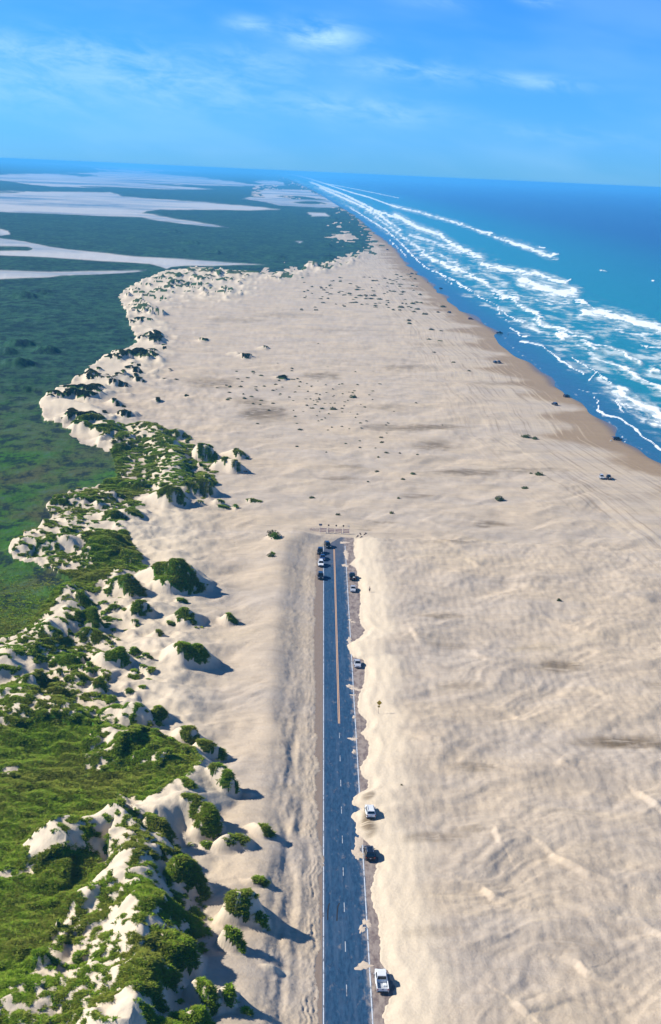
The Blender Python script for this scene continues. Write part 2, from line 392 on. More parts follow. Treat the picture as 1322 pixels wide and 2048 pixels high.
PATCH = [(743, 1655, 15, 24, 1.0), (735, 1600, 14, 9, .8), (765, 1046, 34, 1.6, .6), (730, 1058, 20, 2, .6), (1240, 1493, 85, 15, 1.0), (1300, 1500, 60, 12, .8), (1115, 1340, 50, 11, .75), (810, 734, 48, 6, .7), (845, 855, 95, 6, .9), (760, 854, 40, 5, .5), (530, 828, 56, 14, .9), (500, 805, 36, 9, .7), (640, 752, 34, 7, .8), (870, 892, 50, 9, .8),
         (925, 945, 90, 5, .8), (1060, 940, 90, 4, .5), (700, 934, 40, 5, .5), (680, 958, 34, 5, .7), (830, 992, 32, 6, .7), (985, 1050, 36, 6, .8), (790, 815, 60, 5, .4), (1000, 765, 70, 4, .5), (420, 765, 50, 12, .7), (470, 640, 60, 5, .4),
         (900, 1298, 60, 9, .35), (880, 1240, 40, 6, .5), (920, 1385, 50, 12, .4), (1060, 1300, 60, 8, .3), (870, 1690, 60, 12, .55), (930, 1672, 40, 8, .4), (950, 1545, 50, 10, .5), (1050, 1168, 60, 6, .4), (700, 660, 80, 4, .3), (880, 690, 60, 4, .4),
         (860, 1880, 60, 14, .25), (1160, 1900, 60, 20, .25), (1330, 1380, 50, 8, .5), (560, 630, 70, 5, .35), (960, 610, 20, 4, .3), (890, 1092, 60, 6, .45), (1160, 640, 5, 2, 0)]


def lowcrest(X, Y, seed, sx, sy, sharp=2.0):
    n = fbm(X / sx, Y / sy, 3, seed)
    return 1.0 - np.abs(n) * sharp


def height(X, Y, full=False):
    """height of the land, and what covers it"""
    PX, PY = seen(X, Y)
    near = sst(-Y, -2600, -1200)
    shx = np.interp(Y, SH_Y, SH_X)
    dsea = (X - shx)                                    # + out to sea
    wob = 1.6 * fbm(X / 14.0, Y / 26.0, 3, 71)
    # inside the sand?
    fard = sst(-PY, -575, -545) * sst(PX, 500, 560)
    fx_ = fard * (13 * fbm(X / 26.0, Y / 90.0, 4, 5, .6) - 4); fy_ = fard * (9 * fbm(X / 26.0, Y / 90.0, 4, 6, .6) + 2) * np.clip((PY - 345) / 200, .1, 1)
    wx = PX + fx_ + 5 * fbm(X / 9.0, Y / 14.0, 4, 3) * np.clip((PY - 345) / 300, 0.05, 1.6)
    wy = PY + fy_ + 3 * fbm(X / 9.0, Y / 14.0, 4, 9) * np.clip((PY - 345) / 300, 0.05, 1.6)
    sd = signed(wx, wy, SAND)
    onsand = sst(sd, -0.6, 0.9)
    veg = 1.0 - onsand
    seaward = sst(dsea, -60, -30)
    RP = [(505, 372), (560, 362), (612, 380), (660, 402), (705, 436), (752, 486), (752, 520), (690, 500), (640, 470), (600, 440), (560, 420), (500, 400)]
    # tidal flats far to the left
    flat = np.zeros_like(X)
    fm = PY < 580
    fx = wx[fm] * 0 + PX[fm] + 3 * fbm(X[fm] / 300.0, Y[fm] / 300.0, 3, 21)
    fy = PY[fm] + 0.9 * fbm(X[fm] / 120.0, Y[fm] / 500.0, 4, 23)
    ff = np.full(fx.shape, -99.0)
    for P in FLATS:
        ff = np.maximum(ff, signed(fx, fy, P))
    for P in HOLES:
        ff = np.minimum(ff, -signed(fx, fy, P))
    flat[fm] = sst(ff + 1.2 * fbm(X[fm] / 260.0, Y[fm] / 420.0, 4, 25, .6), -1.4, 2.2)
    fv = 1 - sst(sd / 13.0 + 1.5 * fbm(X / 20.0, Y / 75.0, 4, 7, .6), -.28, .28)
    rp = sst(signed(PX, PY, RP), -6, 6)
    rs_ = sst(fbm(X / 60.0, Y / 190.0, 4, 171, .6) + 0.012 * (PX - 690) * (PY > 400), -.05, .2)
    veg = np.where(rp > 0, veg * (1 - rp * rs_), veg)
    veg = np.where((fard > .3) & (sd > -30) & (sd < 34), fv, veg)
    veg = veg * (1 - flat)
    h = np.zeros_like(X)
    # broad swell of the sand
    dr = np.maximum(np.interp(Y, LY, LX) - X, X - np.interp(Y, RY, RX))
    dr = np.where(Y > ROAD_END, np.hypot(np.maximum(dr, 0), np.maximum(Y - ROAD_END, 0)), dr)
    away = sst(dr, 2.0, 16.0)
    fade = np.exp(-np.maximum(Y, 0) / 2200.0)
    wq = 7 * fbm(X / 30.0, Y / 30.0, 2, 29)
    a = X * 0.80 + Y * 0.60 + wq            # along the low crests (they run away to the right)
    c = -X * 0.60 + Y * 0.80 + wq
    u1 = fbm(a / 34.0, c / 17.0, 4, 31, .52)
    u2 = lowcrest(a, c, 37, 34.0, 9.0, 1.8)
    u3 = lowcrest(a, c, 41, 12.0, 4.6, 1.7)
    sw = (0.85 * u1 + 0.11 * np.maximum(u2, 0) ** 2 + 0.03 * np.maximum(u3, 0) ** 2 + 0.035 * fbm(a / 3.6, c / 2.4, 3, 43))
    h += sw * away * (1 - seaward) * (0.35 + 0.65 * fade) * (1 - 0.7 * veg)
    # slip faces
    for L, A in SLW:
        L = np.array(L)
        m = (X > L[:, 0].min() - 16) & (X < L[:, 0].max() + 16) & (Y > L[:, 1].min() - 20) & (Y < L[:, 1].max() + 20)
        if not m.any():
            continue
        x, y = X[m], Y[m]
        xw = x + 0.5 * fbm(x / 8.0, y / 8.0, 3, 47)
        yw = y + 0.9 * fbm(x / 8, y / 8, 3, 48)
        d = np.full(x.shape, 1e9); sgn = np.ones_like(x); tt = np.zeros_like(x)
        tot = len(L) - 1
        for i in range(tot):
            ax, ay = L[i]; bx, by = L[i + 1]
            vx, vy = bx - ax, by - ay
            t = np.clip(((xw - ax) * vx + (yw - ay) * vy) / (vx * vx + vy * vy), 0, 1)
            dd = np.hypot(xw - ax - t * vx, yw - ay - t * vy)
            s_ = np.sign(vx * (yw - ay) - vy * (xw - ax))
            k = dd < d
            d = np.where(k, dd, d); sgn = np.where(k, s_, sgn); tt = np.where(k, (i + t) / tot, tt)
        # up-slope on the far right side, face towards the near left
        gain = np.sin(np.clip(tt, 0.04, 0.96) * math.pi) ** 0.6
        side = -np.where(-sgn * (L[-1][1] - L[0][1] < 0) + sgn * (L[-1][1] - L[0][1] >= 0) > 0, 1, -1)
        prof = np.where(side > 0, np.exp(-d / 6.0) * sst(d + 1.2, 0, 1.2), np.maximum(1 - d / 0.95, 0) ** 1.2)
        h[m] += A * gain * prof * 1.05
    # dune belt on the left
    belt = sst(-PX, -470, -330) * sst(PY, 960, 1040) * onsand * near
    h += belt * (1.2 + 0.9 * fbm(X / 22.0, Y / 22.0, 3, 51) + 0.25 * fbm(X / 5.0, Y / 5.0, 3, 55))
    h += 0.35 * onsand * near * sst(-PX, -520, -420) * fbm(X / 7.0, Y / 10.0, 3, 57) * sst(PY, 700, 800)
    # cover, before hummocks
    cov = np.zeros_like(X)
    m = (PX < 520) & (PY > 820)
    if m.any():
        px = PX[m] + 7 * fbm(X[m] / 5.0, Y[m] / 7.0, 4, 61)
        py = PY[m] + 6 * fbm(X[m] / 5.0, Y[m] / 7.0, 4, 63)
        cm = np.zeros(px.shape)
        for P, v in DENSE:
            cm = np.maximum(cm, v * sst(signed(px, py, P), -6, 6))
        for (bx, by, rx, ry, v) in BARE:
            cm *= 1 - v * np.exp(-(((px - bx) / rx) ** 2 + ((py - by) / ry) ** 2) ** 1.5)
        cov[m] = np.where(cm > .9, cm * 1.35, cm)
    # hummocks
    xw_all = X + 2.2 * fbm(X / 11.0, Y / 12.0, 2, 85)
    yw_all = Y + 1.4 * fbm(X / 8.0, Y / 9.0, 3, 87)
    hh = np.zeros_like(X)
    hc = np.zeros_like(X)
    m = (Y < 14000) & (PX > -250) & (PX < 800)
    x, y = X[m], Y[m]
    sml = np.clip(y / 400.0, 1, 12)
    xw = x + 2.2 * fbm(x / 9.0, y / 9.0, 2, 81, .45)
    yw = y + 2.4 * fbm(x / 9.0, y / 9.0, 2, 83, .45)
    rdg = 0.72 + 0.5 * np.clip(1 - 1.8 * np.abs(fbm((x * .88 - y * .47) / 14.0, (x * .47 + y * .88) / 7.0, 2, 84, .45)), -.3, 1)
    H0 = np.zeros(x.shape); C0 = np.zeros(x.shape)
    order = np.argsort(y)
    ysrt = y[order]
    for (cx, cy, rx, ry, A, v) in HUMW:
        i0, i1 = np.searchsorted(ysrt, [cy - 2.1 * ry, cy + 2.1 * ry])
        ids = order[i0:i1]
        ids = ids[np.abs(x[ids] - cx) < 2.2 * rx]
        if len(ids) == 0:
            continue
        dx = xw[ids] - cx - 0.18 * (yw[ids] - cy); dy = yw[ids] - cy
        # gentle to windward (left), steep in the lee (right)
        ca, sa = 0.88, -0.47                       # crests trend away from the wind, down to the near right
        d1 = dx * ca + dy * sa; d2 = -dx * sa + dy * ca
        lee = min(max(1.4 * A, 0.35 * rx), 0.85 * rx); leey = min(max(1.3 * A, 0.4 * ry), ry)
        ex = np.where(d1 > 0, d1 / lee, d1 / (rx * 1.5))
        ey = np.where(d2 > 0, d2 / (ry * 1.3), d2 / leey)
        p = np.sqrt(ex * ex + ey * ey)
        f = np.clip(1 - p, 0, 1)
        f = 0.55 * f * f * (3 - 2 * f) + 0.45 * (1 - (1 - f) ** 1.6)
        Af = A * f * (0.35 + 0.65 * rdg[ids])
        H0[ids] = np.maximum(H0[ids], Af) + 0.22 * np.minimum(H0[ids], Af)
        q = np.clip(1.2 - np.sqrt(((d1 - 0.12 * rx) / (rx * 0.8)) ** 2 + ((d2 + 0.15 * ry) / (ry * 0.62)) ** 2), 0, 1)
        C0[ids] = np.maximum(C0[ids], v * sst(q, 0.1, 0.6))
    hh[m] = H0; hc[m] = C0
    for L, A, wl, wr in RIDGES:
        m = (PX < 560) & (PY > 780)
        x, y = xw_all[m], yw_all[m]
        L = np.array([at(a_, b_, A * .7) for a_, b_ in L])
        d = np.full(x.shape, 1e9); s1 = np.ones_like(x)
        for i in range(len(L) - 1):
            ax, ay = L[i]; bx, by = L[i + 1]
            vx, vy = bx - ax, by - ay
            t = np.clip(((x - ax) * vx + (y - ay) * vy) / (vx * vx + vy * vy), 0, 1)
            dd = np.hypot(x - ax - t * vx, y - ay - t * vy)
            ss = np.sign(x - ax - t * vx)
            k = dd < d
            d = np.where(k, dd, d); s1 = np.where(k, ss, s1)
        f = 1 - sst(d / np.where(s1 > 0, wr, wl), 0, 1)
        hh[m] = np.maximum(hh[m], A * f) + 0.3 * np.minimum(hh[m], A * f)
    edge = np.exp(-((sd - 30) / 34.0) ** 2) * sst(PY, 520, 560) * sst(-PX, -560, -430) * sst(-PY, -960, -860) + \
        0.8 * np.exp(-((sd - 7) / 9.0) ** 2) * sst(-PY, -600, -560) * sst(PX, 300, 340) * sst(-PX, -760, -700)
    edge = np.clip(edge, 0, 1) * onsand
    big_ = np.clip(Y / 500.0, .8, 3.0)
    er1 = np.clip(1 - 1.9 * np.abs(fbm((X * .9 - Y * .3) / (24.0), (X * .3 + Y * .9) / 30.0, 3, 161, .5)), -.2, 1)
    eh = edge * (1.2 + 4.6 * np.clip(er1, 0, 1) ** 1.4 * sst(fbm(X / 40, Y / 50, 2, 163), -.45, .25))
    belt2 = sst(-PX, -440, -330) * sst(PY, 860, 960) * onsand
    br = np.clip(1 - 2.1 * np.abs(fbm((X * .88 - Y * .47) / 11.0, (X * .47 + Y * .88) / 5.5, 2, 165, .45)), 0, 1)
    bh = belt2 * 0.85 * sst(br, 0, 1)
    hh = np.maximum(hh, eh) + 0.3 * np.minimum(hh, eh) + bh * (0.4 + 0.6 * sst(-PX, -330, -230))
    cov = np.maximum(cov, edge * .85 * sst(eh, 1.8, 3.8))
    cov = np.maximum(cov, .52 * belt2 * sst(br, .4, .9) * sst(-PX, -300, -200))
    hh *= 1 - .45 * sst(cov, .9, 1.2)
    h += hh
    cov = np.maximum(cov, hc)
    n1 = 0.5 + 0.85 * fbm(X / 1.9, Y / 2.3, 4, 91, 0.62)
    n2 = 0.5 + 0.8 * fbm(X / 8.0, Y / 8.0, 3, 95)
    nn = 0.65 * n1 + 0.35 * n2
    cover = sst(cov - nn, -0.10, 0.13) * sst(cov, .12, .34)
    cover = np.where(PY < 560, cov * 0.9, cover)
    veg = np.maximum(veg, cover)
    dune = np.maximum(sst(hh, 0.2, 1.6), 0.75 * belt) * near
    # vegetated ground is lumpy
    lump = np.abs(fbm(X / 2.3, Y / 2.6, 3, 101)) * 0.6 + 0.25 * fbm(X / 7.0, Y / 7.0, 2, 103)
    h += veg * lump * near * np.where(onsand > .5, 0.55, 0.35)
    h += 1.0 * (1 - onsand) * (1 - flat) * fbm(X / 90.0, Y / 140.0, 3, 105) * near
    h += (1 - onsand) * (1 - flat) * (PY < 520) * sst(-dsea, 150, 500) * 1.0 * fbm(X / 300.0, Y / 600.0, 3, 107)
    h -= 0.5 * flat
    # road bed and its banks
    lx = np.interp(Y, LY, LX) + 0.22 * fbm(X * 0 + 3.3, Y / 1.1, 3, 111)
    rx_ = np.interp(Y, RY, RX) + 0.28 * fbm(X * 0 + 7.7, Y / 1.4, 3, 113)
    el_ = lx - X; er = X - rx_
    endn = (Y - ROAD_END - 1.5 * fbm(X / 4.0, Y / 4.0, 2, 115))
    chew = fbm(X / 0.9, Y / 2.2, 4, 117, 0.6)
    chew2 = fbm(X / 2.2, Y / 4.0, 3, 119, 0.6)
    bt = sst(-Y, -360, -240)
    band = np.exp(-((el_ - 5.5) / 3.6) ** 2)
    hl = 0.10 * sst(el_, 0, 0.35) + 0.25 * sst(el_, 0.3, 2.4) + 1.9 * sst(el_, 2.0, 11.5) - 1.3 * sst(el_, 11, 24) \
        + band * (0.055 * chew + 0.10 * chew2 + 0.5 * fbm(X / 3.2, Y / 16.0, 2, 125) * bt) * near + 0.10 * chew * np.exp(-((el_ - 1.2) / 1.2) ** 2) \
        + 0.075 * np.sin(el_ * 8.5 + 3.5 * fbm(X / 5, Y / 7.0, 2, 127)) * np.exp(-((el_ - 1.5) / 1.3) ** 2) * sst(pn(X * 0, Y / 14.0, 129), -.15, .2) * sst(el_, .2, .6)
    ww = (X - rx_)
    groove = np.abs(pn(ww / 0.55, Y / 9.0, 121))
    hr = 0.14 * sst(er, 0, 0.35) + 0.75 * sst(er, 0.2, 3.2) + 0.75 * sst(er, 2.2, 9.0) - 0.45 * sst(er, 8, 26) \
        + 0.10 * pn(X / 1.6, Y / 5.0, 123) * sst(er, 0, 1)
    he = 0.1 * sst(endn, 0, 1) + 0.5 * sst(endn, 1, 14)
    inside = np.minimum(np.minimum(-el_, -er), -endn)
    bed = np.where(el_ > 0, hl, 0) + np.where(er > 0, hr, 0)
    tofar = np.exp(-np.maximum(endn, 0) / 22.0)
    bed = bed * (1 - sst(endn, -5, 3))
    bed = np.where(endn > 0, np.maximum(he, bed) * tofar, bed)
    h = h * np.where(endn > 0, np.maximum(away, 1 - tofar), away) + bed * np.exp(-np.maximum(Y - 700, 0) / 400)
    h = np.where(inside > 0, -0.10, h)
    # berms of ploughed sand beside the left edge
    # beach down to the sea
    slope = -0.022 * np.clip(dsea + 58, 0, 58) - 0.03 * np.clip(dsea, 0, 400)
    h = h * (1 - sst(dsea, -70, -40)) + slope + 0.9 * (1 - sst(dsea, -62, -10)) * 0
    # beach cusps
    cz = sst(dsea, -60, -25) * (1 - sst(dsea, 0, 25))
    h += 0.22 * cz * pn(X / 60.0, Y / 55.0, 131)
    if not full:
        return h, veg, onsand, PX, PY, dsea
    # wet sand: tongues reaching up the beach
    tong = 27 + 28 * pn(Y / 46.0, Y * 0 + 4.0, 141) + 5 * fbm(X / 12.0, Y / 18.0, 3, 143)
    wet = sst(dsea + tong, -7, 9)
    wet2 = sst(dsea, -7, 1)
    patch = np.zeros_like(X)
    mm = (PY > 560)
    px = PX[mm] + 14 * fbm(X[mm] / 9.0, Y[mm] / 14.0, 4, 151)
    py = PY[mm] + 4 * fbm(X[mm] / 9.0, Y[mm] / 9.0, 4, 153)
    pm = np.zeros(px.shape)
    for (bx, by, rx, ry, v) in PATCH:
        pm = np.maximum(pm, v * np.exp(-(((px - bx) / rx) ** 2 + ((py - by) / ry) ** 2) ** 2))
    patch[mm] = pm
    patch = np.clip(patch, 0, 1) * onsand
    dune = np.maximum(dune, 0.9 * sst(er, -.5, .5) * (1 - sst(er, 5, 13)) * (1 - sst(endn, -4, 6)))  # sunlit brightness of the right road bank, put into the sand colour
    return h, veg, onsand, PX, PY, dsea, flat, wet, wet2, patch, cov, dune


def grid_mesh(name, X, Y, Z, attrs, material, keep=None):
    nr, nc = X.shape
    co = np.empty((nr * nc, 3), np.float32)
    co[:, 0] = X.ravel(); co[:, 1] = Y.ravel(); co[:, 2] = Z.ravel()
    i = np.arange(nr - 1)[:, None] * nc + np.arange(nc - 1)[None, :]
    q = np.stack([i, i + 1, i + nc + 1, i + nc], -1).reshape(-1, 4)
    if keep is not None:
        q = q[keep.ravel()]
        used = np.unique(q)
        mp = np.full(nr * nc, -1); mp[used] = np.arange(len(used))
        q = mp[q]; co = co[used]
        attrs = {k: v.ravel()[used] for k, v in attrs.items()}
    me = bpy.data.meshes.new(name)
    me.vertices.add(len(co)); me.vertices.foreach_set('co', co.ravel())
    me.loops.add(q.size); me.loops.foreach_set('vertex_index', q.ravel().astype(np.int32))
    me.polygons.add(len(q))
    me.polygons.foreach_set('loop_start', np.arange(0, q.size, 4, dtype=np.int32))
    me.polygons.foreach_set('loop_total', np.full(len(q), 4, np.int32))
    me.polygons.foreach_set('use_smooth', np.ones(len(q), bool))
    me.update(calc_edges=True)
    for k, v in attrs.items():
        at_ = me.attributes.new(k, 'FLOAT', 'POINT')
        at_.data.foreach_set('value', np.asarray(v, np.float32).ravel())
    me.materials.append(material)
    o = bpy.data.objects.new(name, me)
    S.collection.objects.link(o)
    return o


# ---- sand and low growth
m_land, nb, p, out = mat('land')
geo = nb.n('ShaderNodeNewGeometry').outputs['Position']
veg_a, wet_a, wet2_a, pat_a, flat_a, on_a = [nb.attr(k) for k in ('veg', 'wet', 'wet2', 'patch', 'flat', 'onsand')]
sz = nb.n('ShaderNodeSeparateXYZ'); nb.put(sz.inputs[0], geo)
far = nb.ramp(sz.outputs[1], 400.0, 1500.0, smooth=False)
big = nb.noise(nb.mapping(geo, (1 / 60, 1 / 24, 0)), 1.0, 4.0, 0.6)
midn = nb.noise(nb.mapping(geo, (1 / 9, 1 / 5, 0), (0, 0, R(27))), 1.0, 6.0, 0.64, 1.3)
fine = nb.noise(nb.mapping(geo, (1.6, 1.3, 0), (0, 0, R(33))), 1.0, 5.0, 0.65)
streak = nb.noise(nb.mapping(geo, (1 / 21, 1 / 4.2, 0), (0, 0, R(-9))), 1.0, 5.0, 0.62, 1.6)
sand = nb.mix(nb.ramp(big, 0.35, 0.65), (0.510, 0.424, 0.316), (0.464, 0.404, 0.334))
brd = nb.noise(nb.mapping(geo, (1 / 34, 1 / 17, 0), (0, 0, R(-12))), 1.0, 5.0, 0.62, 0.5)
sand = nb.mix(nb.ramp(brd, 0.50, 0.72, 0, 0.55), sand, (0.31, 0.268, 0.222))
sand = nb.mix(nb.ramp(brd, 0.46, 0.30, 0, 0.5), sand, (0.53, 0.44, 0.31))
sand = nb.mix(nb.ramp(midn, 0.42, 0.68, 0, 0.36), sand, (0.345, 0.285, 0.22))
sand = nb.mix(nb.ramp(streak, 0.5, 0.75, 0, 0.42), sand, (0.33, 0.275, 0.22))
sand = nb.mix(nb.ramp(fine, 0.45, 0.75, 0, 0.35), sand, (0.35, 0.275, 0.21))
sand = nb.mix(nb.m('MULTIPLY', nb.attr('dune'), 0.8), sand, nb.mix(fine, (0.66, 0.575, 0.435), (0.54, 0.465, 0.355)))  # paler fresh dune sand, with sunlit brightness of slopes and bank painted in
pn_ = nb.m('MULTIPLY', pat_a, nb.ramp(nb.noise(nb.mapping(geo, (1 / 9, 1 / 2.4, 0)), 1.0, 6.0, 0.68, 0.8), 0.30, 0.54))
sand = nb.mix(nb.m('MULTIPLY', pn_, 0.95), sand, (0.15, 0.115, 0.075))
ds_a = nb.attr('dsea')
tcv = nb.n('ShaderNodeCombineXYZ'); nb.put(tcv.inputs[0], nb.m('MULTIPLY', ds_a, 0.55)); nb.put(tcv.inputs[1], nb.m('MULTIPLY', sz.outputs[1], 0.012))
trk = nb.noise(tcv.outputs[0], 1.0, 4.0, 0.65)
tz = nb.m('MULTIPLY', nb.ramp(ds_a, -105.0, -60.0), nb.ramp(ds_a, -8.0, -25.0))
sand = nb.mix(nb.m('MULTIPLY', wet_a, 0.78), sand, nb.mix(midn, (0.280, 0.195, 0.110), (0.205, 0.140, 0.080)))
sand = nb.mix(nb.m('MULTIPLY', tz, nb.ramp(trk, 0.52, 0.66, 0, 0.55)), sand, (0.24, 0.185, 0.13))
sand = nb.mix(nb.m('MULTIPLY', tz, nb.ramp(trk, 0.47, 0.36, 0, 0.55)), sand, (0.56, 0.47, 0.34))
sand = nb.mix(nb.m('MULTIPLY', wet2_a, 0.8), sand, (0.11, 0.09, 0.08))
# growth
g1 = nb.noise(nb.mapping(geo, (1 / 38, 1 / 60, 0), (0, 0, R(25))), 1.0, 6.0, 0.68, 0.6)
g2 = nb.noise(nb.mapping(geo, (1 / 4, 1 / 5, 0)), 1.0, 5.0, 0.65)
g3 = nb.noise(nb.mapping(geo, (1.3, 1.0, 0)), 1.0, 4.0, 0.65)
grass = nb.mix(nb.ramp(g1, 0.36, 0.64), (0.036, 0.135, 0.009), (0.072, 0.080, 0.034))
grass = nb.mix(nb.ramp(g2, 0.45, 0.7, 0, 0.45), grass, (0.030, 0.045, 0.015))
grass = nb.mix(nb.ramp(g3, 0.5, 0.72, 0, 0.5), grass, (0.10, 0.13, 0.03))
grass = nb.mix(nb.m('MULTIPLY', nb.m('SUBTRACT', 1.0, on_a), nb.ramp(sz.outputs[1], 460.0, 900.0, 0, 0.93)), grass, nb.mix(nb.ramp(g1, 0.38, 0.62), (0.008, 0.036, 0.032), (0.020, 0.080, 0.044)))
grass = nb.mix(nb.m('MULTIPLY', on_a, nb.ramp(sz.outputs[1], 600.0, 950.0, 0, 0.7)), grass, (0.040, 0.058, 0.020))
mt = nb.noise(nb.mapping(geo, (1 / 9, 1 / 16, 0)), 1.0, 7.0, 0.75)
mt2 = nb.noise(nb.mapping(geo, (1 / 80, 1 / 130, 0)), 1.0, 5.0, 0.65)
offs = nb.m('SUBTRACT', 1.0, on_a)
grass = nb.mix(nb.m('MULTIPLY', nb.ramp(mt, 0.47, 0.59), nb.m('MULTIPLY', offs, 0.85)), grass, (0.003, 0.012, 0.022))
grass = nb.mix(nb.m('MULTIPLY', nb.ramp(mt, 0.46, 0.36), nb.m('MULTIPLY', offs, 0.6)), grass, (0.055, 0.105, 0.085))
grass = nb.mix(nb.m('MULTIPLY', nb.ramp(mt2, 0.54, 0.68), nb.m('MULTIPLY', offs, 0.55)), grass, (0.004, 0.018, 0.024))
vmask = nb.ramp(nb.m('ADD', veg_a, nb.m('MULTIPLY', nb.m('SUBTRACT', g3, 0.5), 0.5)), 0.36, 0.56)
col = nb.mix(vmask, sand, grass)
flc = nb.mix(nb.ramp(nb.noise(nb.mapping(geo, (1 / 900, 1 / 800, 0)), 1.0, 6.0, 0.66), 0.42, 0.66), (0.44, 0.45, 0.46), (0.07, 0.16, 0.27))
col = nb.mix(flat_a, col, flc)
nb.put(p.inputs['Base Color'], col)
nb.put(p.inputs['Roughness'], nb.m('SUBTRACT', 0.95, nb.m('MULTIPLY', wet2_a, 0.62)))
nb.put(p.inputs['Specular IOR Level'], nb.m('ADD', 0.08, nb.m('MULTIPLY', wet2_a, 0.3)))
rip = nb.noise(nb.mapping(geo, (0.9, 2.6, 0), (0, 0, R(24))), 1.0, 3.0, 0.55, 0.6)
bh = nb.m('ADD', nb.m('MULTIPLY', fine, 0.35), nb.m('ADD', nb.m('MULTIPLY', rip, 0.12), nb.m('MULTIPLY', nb.m('MULTIPLY', g3, vmask), 0.9)))
nearw = nb.m('SUBTRACT', 1.0, nb.m('MULTIPLY', far, 0.75))
nb.put(p.inputs['Normal'], nb.bump(bh, nb.m('MULTIPLY', nb.m('MULTIPLY', nearw, 0.55), nb.m('SUBTRACT', 1.0, wet_a)), 0.6))

# grid of the land: dense inside the view, coarse around it
dyv = np.concatenate([np.array([12000, 8000, 5000, 3600, 2700, 2200, 1950]), np.arange(1830, 62, -2.15), np.arange(62, 12, -1.2), np.array([11, 10, 9, 8, 7, 6, 5, 4, 3.0, 2.5])])
ROWY = 351600.0 / dyv - 31.4 * 1.0
ROWY = np.concatenate([[-900, -300, -150], ROWY])
uc = np.concatenate([np.linspace(-3.5, -0.36, 22), np.arange(-0.345, 0.30, 0.00083), np.linspace(0.32, 2.2, 16)])
def fan(rows, cols):
    Yg = np.repeat(rows[:, None], len(cols), 1)
    Xg = cols[None, :] * (np.maximum(Yg, 60) + 31.4 + 20)
    return Xg, Yg
GX, GY = fan(ROWY, uc)
# clip columns far out at sea
shx = np.interp(GY, SH_Y, SH_X)
keepv = GX < shx + 90 + GY * 0.05
keep = keepv[:-1, :-1] | keepv[1:, 1:]
sel = keepv.copy()
sel[:-1, :-1] |= keep; sel[1:, 1:] |= keep; sel[1:, :-1] |= keep; sel[:-1, 1:] |= keep
xs, ys = GX[sel], GY[sel]
res = height(xs, ys, full=True)
def back(v):
    o = np.zeros(GX.shape); o[sel] = v
    return o
H = back(res[0])
land = grid_mesh('sand_ground', GX, GY, H, {'veg': back(res[1]), 'onsand': back(res[2]), 'flat': back(res[6]), 'wet': back(res[7]),
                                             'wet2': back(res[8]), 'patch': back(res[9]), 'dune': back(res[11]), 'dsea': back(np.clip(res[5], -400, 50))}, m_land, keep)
land['kind'] = 'structure'
land['label'] = 'pale sand flats, dunes and green coastal plain'

